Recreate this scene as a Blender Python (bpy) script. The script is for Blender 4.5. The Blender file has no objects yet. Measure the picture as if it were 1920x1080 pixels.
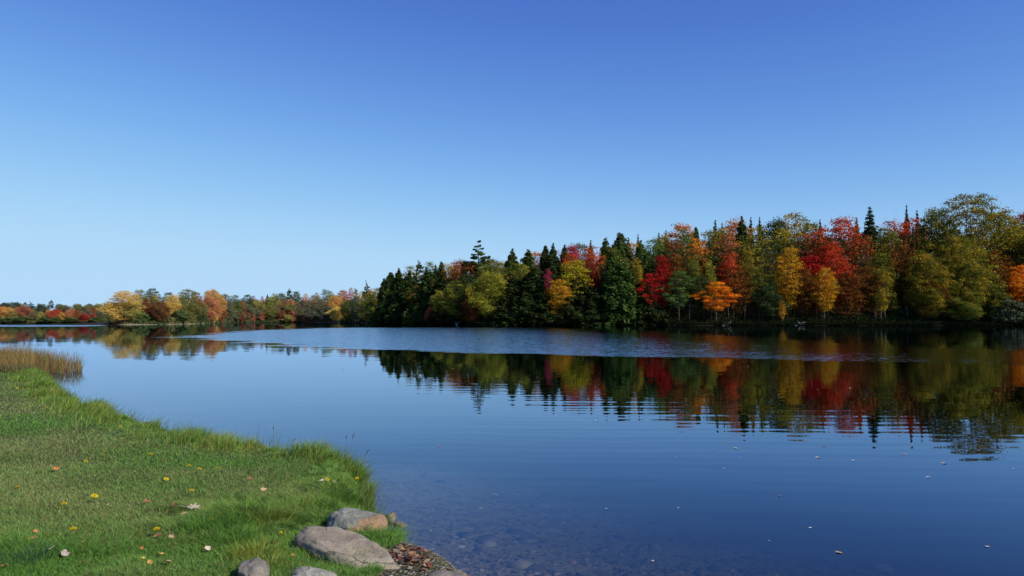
import bpy, math, random
import numpy as np
from mathutils import Vector, Matrix, Euler

C = bpy.context.scene.collection
SC = bpy.context.scene
PI = math.pi
rng = np.random.default_rng(7)
random.seed(7)

# ------------------------------------------------------------------ camera
EYE = Vector((0.0, 0.0, 1.75))            # eye height above the water
F = 1500.0                                # focal length in pixels of a 1920 wide picture
PITCH = math.atan(60.0 / F)
cam_d = bpy.data.cameras.new('camera')
cam_d.sensor_width = 36.0
cam_d.lens = 36.0 * F / 1920.0
cam_d.clip_start = 0.05
cam_d.clip_end = 20000.0
cam = bpy.data.objects.new('camera', cam_d)
cam.location = EYE
cam.rotation_euler = (PI / 2 + PITCH, 0, 0)
C.objects.link(cam)
SC.camera = cam

# ------------------------------------------------------------------ sky and sun
SUN_AZ = 121.0      # degrees clockwise from the view direction (+Y)
SUN_EL = 38.0
w = bpy.data.worlds.new('World')
SC.world = w
w.use_nodes = True
nt = w.node_tree
sky = nt.nodes.new('ShaderNodeTexSky')
sky.sky_type = 'NISHITA'
sky.sun_disc = False
sky.sun_elevation = math.radians(SUN_EL)
sky.sun_rotation = math.radians(SUN_AZ)
sky.altitude = 60.0
sky.air_density = 0.7
sky.dust_density = 0.0
sky.ozone_density = 6.0
bg = nt.nodes['Background']
bg.inputs['Strength'].default_value = 0.10
sp_ = nt.nodes.new('ShaderNodeSeparateColor'); cb_ = nt.nodes.new('ShaderNodeCombineColor')
nt.links.new(sky.outputs[0], sp_.inputs[0])
for i_, (m_, k_, p_) in enumerate(((0.46, 0.177, 1.85), (0.70, 0.267, 1.85), (0.95, 0.315, 1.5))):   # film response of the clear autumn sky
    last = sp_.outputs[i_]
    for op_, v_ in (('MULTIPLY', 0.1 / k_), ('POWER', p_), ('MULTIPLY', -1.0), ('EXPONENT', None), ('MULTIPLY', -m_ * 10), ('ADD', m_ * 10)):
        mm = nt.nodes.new('ShaderNodeMath'); mm.operation = op_
        if v_ is not None: mm.inputs[1].default_value = v_
        nt.links.new(last, mm.inputs[0]); last = mm.outputs[0]
    nt.links.new(last, cb_.inputs[i_])
nt.links.new(cb_.outputs[0], bg.inputs[0])
sun_d = bpy.data.lights.new('sun', 'SUN')
sun_d.energy = 5.0
sun_d.angle = math.radians(0.5)
sun_d.color = (1.0, 0.93, 0.82)
sun = bpy.data.objects.new('sun', sun_d)
a, e = math.radians(SUN_AZ), math.radians(SUN_EL)
to_sun = Vector((math.sin(a) * math.cos(e), math.cos(a) * math.cos(e), math.sin(e)))
sun.rotation_euler = to_sun.to_track_quat('Z', 'Y').to_euler()
C.objects.link(sun)
SC.view_settings.view_transform = 'Standard'
SC.view_settings.look = 'None'
SC.view_settings.exposure = 0.0
SC.view_settings.gamma = 1.0

# ------------------------------------------------------------------ helpers
CP, SP = math.cos(PITCH), math.sin(PITCH)

def ray(px, py):
    x, y = (px - 960.0) / F, (540.0 - py) / F
    return (x, CP - y * SP, SP + y * CP)

def at_z(px, py, z=0.0):
    """world point of a bearing of the photograph on the level z"""
    d = ray(px, py)
    t = (z - EYE.z) / d[2]
    return (d[0] * t, d[1] * t, z)

def at_y(px, py, Y):
    d = ray(px, py)
    t = Y / d[1]
    return (d[0] * t, Y, EYE.z + d[2] * t)

def smooth(t):
    t = np.clip(t, 0, 1)
    return t * t * (3 - 2 * t)

_lat = rng.random((256, 256))
def vnoise(x, y, s=1.0):
    x = np.asarray(x, float) / s + 37.3; y = np.asarray(y, float) / s + 91.7
    xi = np.floor(x).astype(int); yi = np.floor(y).astype(int)
    fx = smooth(x - xi); fy = smooth(y - yi)
    a_ = _lat[xi % 256, yi % 256]; b_ = _lat[(xi + 1) % 256, yi % 256]
    c_ = _lat[xi % 256, (yi + 1) % 256]; d_ = _lat[(xi + 1) % 256, (yi + 1) % 256]
    return (a_ * (1 - fx) + b_ * fx) * (1 - fy) + (c_ * (1 - fx) + d_ * fx) * fy

def fnoise(x, y, s=1.0, o=4):
    r = 0; amp = 0.5
    for i in range(o):
        r = r + amp * vnoise(x + 13.1 * i, y - 7.7 * i, s / 2 ** i); amp *= 0.5
    return r

def np_mesh(name, verts, faces, cols=None, smooth_sh=False, mats=None, uvs=None):
    """faces: (n,3) or (n,4) array"""
    me = bpy.data.meshes.new(name)
    verts = np.asarray(verts, np.float32); faces = np.asarray(faces, np.int32)
    n, k = faces.shape
    me.vertices.add(len(verts)); me.vertices.foreach_set('co', verts.ravel())
    me.loops.add(n * k); me.loops.foreach_set('vertex_index', faces.ravel())
    me.polygons.add(n)
    me.polygons.foreach_set('loop_start', np.arange(0, n * k, k, dtype=np.int32))
    me.polygons.foreach_set('loop_total', np.full(n, k, np.int32))
    if smooth_sh:
        me.polygons.foreach_set('use_smooth', np.ones(n, bool))
    me.update()
    if cols is not None:
        for an, cv in cols.items():
            cv = np.asarray(cv, np.float32)
            if cv.ndim == 1:
                at = me.attributes.new(an, 'FLOAT', 'POINT'); at.data.foreach_set('value', cv)
            else:
                if cv.shape[1] == 3: cv = np.concatenate([cv, np.ones((len(cv), 1), np.float32)], 1)
                at = me.attributes.new(an, 'FLOAT_COLOR', 'POINT'); at.data.foreach_set('color', cv.ravel())
    return me

def link(name, me, mat=None, parent=None, **props):
    o = bpy.data.objects.new(name, me)
    if mat is not None and not me.materials: me.materials.append(mat)
    C.objects.link(o)
    if parent: o.parent = parent
    for k_, v_ in props.items(): o[k_] = v_
    return o

class MB:
    """collects tubes and quads, then becomes one mesh"""
    def __init__(s): s.v = []; s.f = []; s.c = []
    def tube(s, pts, rad, n=6, col=0.5):
        base = len(s.v)
        for i, p in enumerate(pts):
            p = Vector(p)
            d = (Vector(pts[min(i + 1, len(pts) - 1)]) - Vector(pts[max(i - 1, 0)]))
            if d.length < 1e-9: d = Vector((0, 0, 1))
            d.normalize()
            u = d.cross(Vector((0.31, 0.9, 0.17)));  u.normalize(); v = d.cross(u)
            for k in range(n):
                t = 2 * PI * k / n
                s.v.append(p + (u * math.cos(t) + v * math.sin(t)) * rad[i]); s.c.append(col)
        for i in range(len(pts) - 1):
            for k in range(n):
                k2 = (k + 1) % n
                s.f.append((base + i * n + k, base + i * n + k2, base + (i + 1) * n + k2, base + (i + 1) * n + k))
        m = len(s.v); s.v.append(Vector(pts[-1])); s.c.append(col)
        b = base + (len(pts) - 1) * n
        for k in range(n): s.f.append((b + k, b + (k + 1) % n, m))
    def mesh(s, name, sm=True):
        me = bpy.data.meshes.new(name)
        me.from_pydata([tuple(v) for v in s.v], [], s.f)
        me.polygons.foreach_set('use_smooth', [sm] * len(me.polygons))
        at = me.attributes.new('tone', 'FLOAT', 'POINT'); at.data.foreach_set('value', s.c)
        return me

# node shorthand -------------------------------------------------------
class NT:
    def __init__(s, name):
        s.m = bpy.data.materials.new(name); s.m.use_nodes = True
        s.t = s.m.node_tree; s.t.nodes.clear()
        s.out = s.t.nodes.new('ShaderNodeOutputMaterial')
    def n(s, typ, **kw):
        nd = s.t.nodes.new('ShaderNode' + typ)
        for k, v in kw.items():
            if k.startswith('i_'): nd.inputs[k[2:].replace('_', ' ')].default_value = v
            else: setattr(nd, k, v)
        return nd
    def l(s, a, b): s.t.links.new(a, b)
    def math(s, op, a, b=None, c=None, clamp=False):
        nd = s.t.nodes.new('ShaderNodeMath'); nd.operation = op; nd.use_clamp = clamp
        for i, v in enumerate((a, b, c)):
            if v is None: continue
            if isinstance(v, (int, float)): nd.inputs[i].default_value = v
            else: s.l(v, nd.inputs[i])
        return nd.outputs[0]
    def mix(s, fac, a, b, blend='MIX'):
        nd = s.t.nodes.new('ShaderNodeMix'); nd.data_type = 'RGBA'; nd.blend_type = blend
        for sock, v in ((nd.inputs[0], fac), (nd.inputs[6], a), (nd.inputs[7], b)):
            if isinstance(v, (int, float)): sock.default_value = v
            elif isinstance(v, tuple): sock.default_value = (*v[:3], 1)
            else: s.l(v, sock)
        return nd.outputs[2]
    def ramp(s, fac, lo, hi):
        nd = s.t.nodes.new('ShaderNodeMapRange'); nd.interpolation_type = 'SMOOTHSTEP'
        nd.inputs[1].default_value = lo; nd.inputs[2].default_value = hi
        s.l(fac, nd.inputs[0]); return nd.outputs[0]
    def noise(s, vec, scale, detail=4, rough=0.55, dist=0.0):
        nd = s.n('TexNoise'); nd.inputs['Scale'].default_value = scale
        nd.inputs['Detail'].default_value = detail; nd.inputs['Roughness'].default_value = rough
        nd.inputs['Distortion'].default_value = dist
        if vec is not None: s.l(vec, nd.inputs['Vector'])
        return nd
    def attr(s, name):
        nd = s.n('Attribute'); nd.attribute_name = name; return nd

# ------------------------------------------------------------------ shoreline of the lake
near_px = [(900, 1112, 0), (862, 1082, 0), (800, 1064, 0), (752, 1042, 0), (716, 1002, 0), (704, 966, 0.03), (700, 930, 0.08), (694, 905, 0.10), (682, 886, 0.10), (650, 872, 0.08),
           (600, 866, 0.08), (560, 864, 0.10), (500, 848, 0.13), (430, 836, 0.18), (370, 815, 0.22), (290, 784, 0.27), (200, 755, 0.3), (135, 738, 0.28), (98, 717, 0.22), (80, 705, 0.08)]
near_shore = [at_z(x, y, z_)[:2] for x, y, z_ in near_px]          # from the camera's right, running away to the left
shore_tab = [(2250, 236), (1900, 252), (1600, 250), (1300, 250), (1100, 254), (900, 262), (810, 285), (750, 325), (705, 395),
             (665, 490), (640, 560), (560, 590), (480, 575), (430, 500), (390, 380), (345, 318), (300, 300), (235, 297), (205, 300)]
far_left = [(190, 345), (165, 374), (0, 376), (-200, 372)]
def bearing_pt(px, Y): return ((px - 960.0) / (F * CP - (60.0) * SP) * Y, Y)
far_shore = [bearing_pt(px, Y) for px, Y in shore_tab + far_left]
lake = near_shore + [(-16.2, 24.6), (-18.9, 28.5), (-24, 37), (-33, 46), (-52, 62), (-95, 85), (-210, 150), (-330, 250), (-345, 350)] \
       + far_shore[::-1] + [(262, 215), (285, 150), (262, 60), (170, 5), (90, -9), (40, -7), (14, -1.5), (6, 1.6), (2.4, 3.4), (0.7, 4.5)]
LP = np.array(lake)

def lake_sd(x, y):
    """signed distance to the shoreline: positive on land"""
    x = np.asarray(x, float).ravel(); y = np.asarray(y, float).ravel()
    best = np.full(x.shape, 1e18); inside = np.zeros(x.shape, bool)
    n = len(LP)
    for i in range(n):
        x0, y0 = LP[i]; x1, y1 = LP[(i + 1) % n]
        dx, dy = x1 - x0, y1 - y0
        t = np.clip(((x - x0) * dx + (y - y0) * dy) / (dx * dx + dy * dy + 1e-12), 0, 1)
        d = (x - x0 - t * dx) ** 2 + (y - y0 - t * dy) ** 2
        best = np.minimum(best, d)
        c = ((y0 > y) != (y1 > y))
        with np.errstate(divide='ignore', invalid='ignore'):
            xi = dx * (y - y0) / (dy if dy != 0 else 1e-12) + x0
        inside ^= (c & (x < xi))
    d = np.sqrt(best)
    return np.where(inside, -d, d)

def ground_z(x, y):
    x = np.asarray(x, float).ravel(); y = np.asarray(y, float).ravel()
    sd = lake_sd(x, y)
    r = np.hypot(x, y)
    wob = (fnoise(x, y, 0.9, 3) - 0.45) * 0.22 * smooth(r / 6) + (fnoise(x, y, 9.0, 3) - 0.45) * 3.0 * smooth((r - 60) / 120)
    s2 = sd + wob
    nearland = 0.24 * smooth((s2 + 0.08) / 0.42) + 0.012 * np.clip(s2, 0, 25) + 0.03 * (fnoise(x, y, 1.7, 3) - 0.45)
    rise = 0.085 * np.clip(s2, 0, 45) + 0.05 * np.clip(s2 - 45, 0, 150)
    rise = rise * (0.35 + 0.65 * smooth((x + 90) / 80))
    farland = 0.55 * smooth(s2 / 2.5) + rise + 0.5 * (fnoise(x, y, 14, 3) - 0.45) * smooth(s2 / 8)
    f = smooth((r - 50) / 90)
    land = nearland * (1 - f) + farland * f
    d = -s2
    bed = -0.02 - 0.085 * np.clip(d, 0, 1.2) - 0.13 * np.clip(d - 1.2, 0, 14) - 0.03 * np.clip(d - 14, 0, 70) + 0.03 * (fnoise(x, y, 0.8, 4) - 0.45)
    return np.where(s2 > 0, land, np.where(s2 > -0.25, np.maximum(bed, -0.03 + s2 * 0.3), bed))

def gz(x, y): return float(ground_z([x], [y])[0])

# ------------------------------------------------------------------ ground sheet
def polar(r0, r1, ratio, nang):
    rr = [r0]
    while rr[-1] < r1: rr.append(rr[-1] * ratio)
    rr = np.array(rr)
    # angles are denser in the half in front of the camera
    u = np.linspace(0, 1, nang, endpoint=False)
    th = 2 * PI * u - 0.62 * np.sin(2 * PI * u)            # dense round u = 0 -> +Y
    X = rr[:, None] * np.sin(th)[None]; Y = rr[:, None] * np.cos(th)[None]
    return rr, X, Y

def polar_faces(nr, na, base=0):
    i = np.arange(nr - 1)[:, None]; j = np.arange(na)[None]
    j2 = (j + 1) % na
    f = np.stack([i * na + j + 0 * j, i * na + j2, (i + 1) * na + j2, (i + 1) * na + j], -1) + base
    return f.reshape(-1, 4)[:, ::-1]

rr, X, Y = polar(0.25, 7000, 1.021, 760)
Z = ground_z(X, Y).reshape(X.shape)
nv = X.size
verts = np.stack([X.ravel(), Y.ravel(), Z.ravel()], 1)
faces = polar_faces(len(rr), 760)
cz = gz(0, 0)
verts = np.vstack([verts, [[0, 0, cz]]])
sdv = np.append(lake_sd(X, Y), 4.0)
g_me = np_mesh('ground', verts, faces, {'sd': sdv.astype(np.float32)}, True)
# fill the little hole under the camera with a fan
import bmesh
bm = bmesh.new(); bm.from_mesh(g_me); bm.verts.ensure_lookup_table()
for k in range(760): bm.faces.new((bm.verts[(k + 1) % 760], bm.verts[k], bm.verts[nv]))
bmesh.ops.recalc_face_normals(bm, faces=bm.faces[-760:])
bm.to_mesh(g_me); bm.free()

M = NT('ground_material')
geo = M.n('NewGeometry'); pos = geo.outputs['Position']
sep = M.n('SeparateXYZ'); M.l(pos, sep.inputs[0])
n1 = M.noise(pos, 9.0, 6); n2 = M.noise(pos, 55.0, 5); n3 = M.noise(pos, 0.9, 4)
vor = M.n('TexVoronoi'); vor.inputs['Scale'].default_value = 13.0; vor.inputs['Randomness'].default_value = 1.0
nd_ = M.noise(pos, 4.0, 3); vadd = M.n('VectorMath', operation='ADD'); M.l(pos, vadd.inputs[0])
vs = M.n('VectorMath', operation='SCALE'); vs.inputs['Scale'].default_value = 0.16; M.l(nd_.outputs['Color'], vs.inputs[0]); M.l(vs.outputs[0], vadd.inputs[1])
M.l(vadd.outputs[0], vor.inputs['Vector'])
soil = M.mix(n1.outputs['Fac'], (0.025, 0.03, 0.012), (0.09, 0.085, 0.035))
vsep = M.n('SeparateColor'); M.l(vor.outputs['Color'], vsep.inputs[0])
stone = M.mix(vsep.outputs[0], (0.035, 0.033, 0.022), (0.14, 0.125, 0.08))
stone = M.mix(M.math('MULTIPLY', n2.outputs['Fac'], 0.5), stone, (0.03, 0.03, 0.03))
mud = M.mix(n2.outputs['Fac'], (0.04, 0.038, 0.024), (0.15, 0.14, 0.085))
bedc = M.mix(M.ramp(n3.outputs['Fac'], 0.42, 0.58), mud, stone)
crack = M.ramp(n1.outputs['Fac'], 0.52, 0.66)
bedc = M.mix(M.math('MULTIPLY', crack, 0.75), bedc, (0.015, 0.014, 0.010))
under = M.ramp(sep.outputs[2], 0.09, 0.02)
under = M.math('SUBTRACT', 1.0, M.ramp(sep.outputs[2], 0.03, 0.10))
NEARF = None
# far land: leaf-strewn forest floor and pale dry grass by the water
dist = M.n('VectorMath', operation='LENGTH'); M.l(pos, dist.inputs[0])
farf = M.ramp(dist.outputs['Value'], 60, 140)
ff = M.mix(n3.outputs['Fac'], (0.018, 0.015, 0.008), (0.035, 0.026, 0.012))
sda = M.attr('sd')
edge = M.math('SUBTRACT', 1.0, M.ramp(sda.outputs['Fac'], 2.0, 6.0))
sepx = M.ramp(sep.outputs[0], -90, -125)
leftm = M.math('MULTIPLY', M.ramp(sep.outputs[0], -150, -142), M.math('SUBTRACT', 1.0, M.ramp(sep.outputs[0], -125, -115)))
ff = M.mix(M.math('MULTIPLY', edge, leftm), ff, (0.30, 0.26, 0.15))
land = M.mix(farf, soil, ff)
col = M.mix(M.math('MULTIPLY', under, M.math('SUBTRACT', 1.0, M.math('MULTIPLY', farf, M.math('SUBTRACT', 1.0, leftm)))), land, bedc)
bs = M.n('BsdfPrincipled', i_Roughness=0.95); bs.inputs['Specular IOR Level'].default_value = 0.2
M.l(col, bs.inputs['Base Color'])
bp = M.n('Bump'); bp.inputs['Strength'].default_value = 0.8; bp.inputs['Distance'].default_value = 0.02
hh = M.math('ADD', n2.outputs['Fac'], M.math('MULTIPLY', vor.outputs['Distance'], -0.8))
M.l(hh, bp.inputs['Height']); M.l(bp.outputs[0], bs.inputs['Normal'])
M.l(bs.outputs[0], M.out.inputs[0])
link('ground', g_me, M.m, kind='structure')

# ------------------------------------------------------------------ water: a closed body with a calm mirror and a wind-ruffled band
def seg_mask(poly, X, Y, soft):
    P = np.array(poly); x = X.ravel(); y = Y.ravel()
    best = np.full(x.shape, 1e18); ins = np.zeros(x.shape, bool)
    for i in range(len(P)):
        x0, y0 = P[i]; x1, y1 = P[(i + 1) % len(P)]
        dx, dy = x1 - x0, y1 - y0
        t = np.clip(((x - x0) * dx + (y - y0) * dy) / (dx * dx + dy * dy), 0, 1)
        best = np.minimum(best, (x - x0 - t * dx) ** 2 + (y - y0 - t * dy) ** 2)
        if dy != 0: ins ^= (((y0 > y) != (y1 > y)) & (x < dx * (y - y0) / dy + x0))
    d = np.where(ins, 1, -1) * np.sqrt(best)
    return d / soft * 0.5 + 0.5
rw, XW, YW = polar(0.25, 6500, 1.022, 720)
band_px = [(345, 632.5), (500, 642), (620, 651), (722, 656.5), (900, 661), (1100, 666), (1300, 671), (1500, 675), (1700, 680), (2000, 688), (2100, 664),
           (1900, 658), (1600, 645), (1400, 632), (1250, 621), (1000, 614.5), (850, 614), (640, 614.5), (520, 618), (430, 624)]
band = [at_z(x, y)[:2] for x, y in band_px]
strip = [at_z(x, y)[:2] for x, y in [(-150, 612.8), (60, 612.6), (150, 612), (215, 610), (200, 609.2), (60, 609), (-150, 609)]]
def soft_of(Y): return np.clip(Y.ravel() * 0.06, 0.4, 9)
mk = np.clip(seg_mask(band, XW, YW, 1.0), -60, 60)
dmask = (mk - 0.5) * 2
rip = np.clip(0.5 + dmask / (2 * soft_of(YW)), -0.5, 1.5)
mk2 = (np.clip(seg_mask(strip, XW, YW, 1.0), -90, 90) - 0.5) * 2
rip = np.maximum(rip, np.clip(0.5 + mk2 / 12.0, -0.5, 1.5))
nvw = XW.size
wv = np.stack([XW.ravel(), YW.ravel(), np.zeros(nvw)], 1)
wf = polar_faces(len(rw), 720)
wv = np.vstack([wv, [[0, 0, 0]], [[0, 0, -9]]])
w_me = np_mesh('water', wv, wf, {'ripple': np.append(rip, [0, 0]).astype(np.float32)}, False)
bm = bmesh.new(); bm.from_mesh(w_me); bm.verts.ensure_lookup_table()
outer0 = (len(rw) - 1) * 720
oc = [(bm.verts[outer0 + k].co.x, bm.verts[outer0 + k].co.y, -9) for k in range(720)]
low = [bm.verts.new(c) for c in oc]
bm.verts.ensure_lookup_table()
for k in range(720):
    k2 = (k + 1) % 720
    bm.faces.new((bm.verts[k2], bm.verts[k], bm.verts[nvw]))
    bm.faces.new((bm.verts[outer0 + k], bm.verts[outer0 + k2], low[k2], low[k]))
    bm.faces.new((low[k], low[k2], bm.verts[nvw + 1]))
bmesh.ops.recalc_face_normals(bm, faces=bm.faces)
bm.to_mesh(w_me); bm.free()

M = NT('lake_water')
geo = M.n('NewGeometry'); pos = geo.outputs['Position']
sep = M.n('SeparateXYZ'); M.l(pos, sep.inputs[0])
dist = M.n('VectorMath', operation='LENGTH'); M.l(pos, dist.inputs[0])
ra = M.attr('ripple')
mp = M.n('Mapping'); mp.inputs['Scale'].default_value = (0.35, 1.0, 1.0); M.l(pos, mp.inputs[0])
ne = M.noise(mp.outputs[0], 0.25, 5, 0.6)
rmask = M.math('ADD', ra.outputs['Fac'], M.math('MULTIPLY', M.math('SUBTRACT', ne.outputs['Fac'], 0.5), 1.9))
rmask = M.ramp(rmask, 0.35, 0.65)
def slope(vec_noise, amp):
    sb = M.n('VectorMath', operation='SUBTRACT'); M.l(vec_noise, sb.inputs[0]); sb.inputs[1].default_value = (0.5, 0.5, 0.5)
    scn = M.n('VectorMath', operation='SCALE'); M.l(sb.outputs[0], scn.inputs[0])
    if isinstance(amp, float): scn.inputs['Scale'].default_value = amp
    else: M.l(amp, scn.inputs['Scale'])
    return scn.outputs[0]
def vadd_(a, b):
    nd = M.n('VectorMath', operation='ADD'); M.l(a, nd.inputs[0]); M.l(b, nd.inputs[1]); return nd.outputs[0]
# wind ripples
rn = M.noise(mp.outputs[0], 3.5, 4, 0.75)
gust = M.noise(mp.outputs[0], 0.5, 3, 0.6)
ramp_amp = M.math('MULTIPLY', M.math('MULTIPLY', rmask, M.math('SUBTRACT', 1.0, M.math('MULTIPLY', M.ramp(sep.outputs[0], -5.0, 26.0), 0.78))), M.math('ADD', 0.35, M.math('MULTIPLY', gust.outputs['Fac'], 1.0)))
s_rip = slope(rn.outputs['Color'], ramp_amp)
# faint unevenness everywhere
cm = M.n('Mapping'); cm.inputs['Scale'].default_value = (0.22, 1.0, 1.0); M.l(pos, cm.inputs[0])
cn = M.noise(cm.outputs[0], 1.3, 3, 0.55)
cn2 = M.noise(cm.outputs[0], 6.0, 2, 0.5)
s_calm = vadd_(slope(cn.outputs['Color'], 0.010), slope(cn2.outputs['Color'], 0.006))
# long low wavelets running in towards the near shore
wd = M.noise(pos, 0.12, 3, 0.5)
ph = M.math('ADD', M.math('MULTIPLY', sep.outputs[1], 13.5), M.math('MULTIPLY', sep.outputs[0], 0.9))
wd2 = M.noise(pos, 0.7, 3, 0.55)
ph = M.math('ADD', ph, M.math('ADD', M.math('MULTIPLY', wd.outputs['Fac'], 16.0), M.math('MULTIPLY', wd2.outputs['Fac'], 5.0)))
wv1 = M.math('SINE', ph)
ph2 = M.math('ADD', M.math('MULTIPLY', ph, 0.57), M.math('MULTIPLY', sep.outputs[0], -0.6))
wv2 = M.math('SINE', ph2)
pm = M.noise(pos, 0.09, 2, 0.5)
wamp = M.math('MULTIPLY', M.ramp(pm.outputs['Fac'], 0.30, 0.62), 0.0040)
xr = M.ramp(sep.outputs[0], -9.0, 3.0)
wamp = M.math('MULTIPLY', wamp, M.math('ADD', 0.15, M.math('MULTIPLY', xr, 0.85)))
wamp = M.math('MULTIPLY', wamp, M.math('ADD', 0.35, M.math('MULTIPLY', M.ramp(sep.outputs[1], 7.0, 13.0), 0.65)))
sy = M.math('MULTIPLY', M.math('ADD', wv1, M.math('MULTIPLY', wv2, 0.6)), wamp)
cmb = M.n('CombineXYZ'); M.l(sy, cmb.inputs[1])
sr = M.n('SeparateXYZ'); M.l(s_rip, sr.inputs[0])
cr_ = M.n('CombineXYZ'); M.l(sr.outputs[0], cr_.inputs[0]); M.l(M.math('MULTIPLY', M.math('ABSOLUTE', sr.outputs[1]), -1.0), cr_.inputs[1])
tot = vadd_(vadd_(cr_.outputs[0], s_calm), cmb.outputs[0])
fl = M.n('VectorMath', operation='MULTIPLY'); M.l(tot, fl.inputs[0]); fl.inputs[1].default_value = (1, 1, 0)
up = M.n('VectorMath', operation='ADD'); M.l(fl.outputs[0], up.inputs[0]); up.inputs[1].default_value = (0, 0, 1)
nrm = M.n('VectorMath', operation='NORMALIZE'); M.l(up.outputs[0], nrm.inputs[0])
dt = M.n('VectorMath', operation='DOT_PRODUCT'); M.l(nrm.outputs[0], dt.inputs[0]); M.l(geo.outputs['Incoming'], dt.inputs[1])
ca_ = M.math('ABSOLUTE', dt.outputs['Value'])                      # reflectance of water, the same from above and below
frs = M.math('ADD', 0.02, M.math('MULTIPLY', M.math('POWER', M.math('SUBTRACT', 1.0, ca_, clamp=True), 5.0), 0.98))
gl = M.n('BsdfGlossy'); gl.inputs['Roughness'].default_value = 0.0; gl.inputs['Color'].default_value = (0.68, 0.82, 1.0, 1); M.l(nrm.outputs[0], gl.inputs['Normal'])
tr = M.n('BsdfTransparent')
mx = M.n('MixShader'); M.l(frs, mx.inputs[0]); M.l(tr.outputs[0], mx.inputs[1]); M.l(gl.outputs[0], mx.inputs[2])
M.l(mx.outputs[0], M.out.inputs['Surface'])
va = M.n('VolumeAbsorption'); va.inputs['Color'].default_value = (0.60, 0.62, 0.48, 1); va.inputs['Density'].default_value = 3.2
M.l(va.outputs[0], M.out.inputs['Volume'])
link('water', w_me, M.m, kind='structure')

# ------------------------------------------------------------------ foliage materials
def foliage_mat(name, ca, cb, transl=0.25, scale=2.2, lo=0.42, hi=0.6):
    M = NT(name)
    tc = M.n('TexCoord'); oi = M.n('ObjectInfo')
    sh = M.n('VectorMath', operation='ADD'); M.l(tc.outputs['Object'], sh.inputs[0]); M.l(oi.outputs['Random'], sh.inputs[1])
    vsx = M.n('VectorMath', operation='SCALE'); vsx.inputs['Scale'].default_value = 1.0; M.l(sh.outputs[0], vsx.inputs[0])
    no = M.noise(vsx.outputs[0], scale * 2.2, 3, 0.6)
    c = M.mix(M.ramp(no.outputs['Fac'], lo, hi), ca, cb)
    at = M.attr('tone')
    w2 = M.n('TexWhiteNoise', noise_dimensions='1D'); M.l(M.math('MULTIPLY', at.outputs['Fac'], 731.0), w2.inputs['W'])
    no3 = M.noise(vsx.outputs[0], scale * 6, 2, 0.6)
    odd = M.math('MULTIPLY', M.math('GREATER_THAN', M.math('ADD', w2.outputs['Value'], M.math('MULTIPLY', M.math('SUBTRACT', no3.outputs['Fac'], 0.5), 1.4)), 0.80), 0.8)
    alt = tuple(0.35 * x_ + 0.65 * y_ for x_, y_ in zip(ca, (0.10, 0.105, 0.025)))
    c = M.mix(odd, c, alt)
    k = M.math('ADD', 0.45, M.math('MULTIPLY', at.outputs['Fac'], 1.1))
    cc = M.n('VectorMath', operation='SCALE'); M.l(c, cc.inputs[0]); M.l(k, cc.inputs['Scale'])
    d = M.n('BsdfDiffuse'); M.l(cc.outputs[0], d.inputs['Color'])
    t = M.n('BsdfTranslucent'); M.l(cc.outputs[0], t.inputs['Color'])
    mx = M.n('MixShader'); mx.inputs[0].default_value = transl
    M.l(d.outputs[0], mx.inputs[1]); M.l(t.outputs[0], mx.inputs[2])
    M.l(mx.outputs[0], M.out.inputs[0])
    return M.m

PAL = {  # colour word: (colour a, colour b)
    'dark green': ((0.032, 0.055, 0.020), (0.060, 0.088, 0.026)),
    'deep green': ((0.050, 0.085, 0.024), (0.090, 0.135, 0.034)),
    'mid green': ((0.06, 0.12, 0.025), (0.12, 0.18, 0.04)),
    'grey green': ((0.09, 0.11, 0.06), (0.15, 0.16, 0.09)),
    'olive': ((0.10, 0.14, 0.024), (0.26, 0.22, 0.03)),
    'olive gold': ((0.15, 0.16, 0.022), (0.42, 0.29, 0.03)),
    'lime': ((0.15, 0.19, 0.02), (0.36, 0.34, 0.04)),
    'yellow green': ((0.24, 0.25, 0.03), (0.42, 0.36, 0.04)),
    'yellow': ((0.66, 0.42, 0.02), (0.78, 0.54, 0.04)),
    'golden': ((0.70, 0.40, 0.02), (0.62, 0.44, 0.03)),
    'bright yellow': ((0.50, 0.40, 0.02), (0.38, 0.35, 0.03)),
    'orange': ((0.62, 0.17, 0.02), (0.70, 0.28, 0.03)),
    'bright orange': ((0.85, 0.19, 0.012), (0.85, 0.33, 0.02)),
    'amber': ((0.66, 0.27, 0.015), (0.48, 0.33, 0.03)),
    'salmon': ((0.52, 0.16, 0.06), (0.56, 0.24, 0.06)),
    'orange and green': ((0.10, 0.12, 0.02), (0.55, 0.20, 0.02)),
    'gold and green': ((0.12, 0.14, 0.02), (0.55, 0.34, 0.03)),
    'rust': ((0.24, 0.062, 0.015), (0.38, 0.12, 0.02)),
    'rust brown': ((0.15, 0.05, 0.015), (0.28, 0.10, 0.02)),
    'red': ((0.50, 0.035, 0.018), (0.58, 0.085, 0.025)),
    'coral red': ((0.56, 0.055, 0.022), (0.60, 0.12, 0.03)),
    'crimson': ((0.40, 0.012, 0.014), (0.52, 0.02, 0.02)),
    'dark red': ((0.17, 0.022, 0.014), (0.28, 0.04, 0.02)),
    'rose': ((0.42, 0.10, 0.05), (0.46, 0.15, 0.06)),
    'magenta': ((0.40, 0.03, 0.07), (0.45, 0.05, 0.08)),
    'grey brown': ((0.16, 0.12, 0.075), (0.22, 0.17, 0.10)),
    'tan': ((0.30, 0.20, 0.09), (0.34, 0.25, 0.10)),
}
FM = {}
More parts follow.
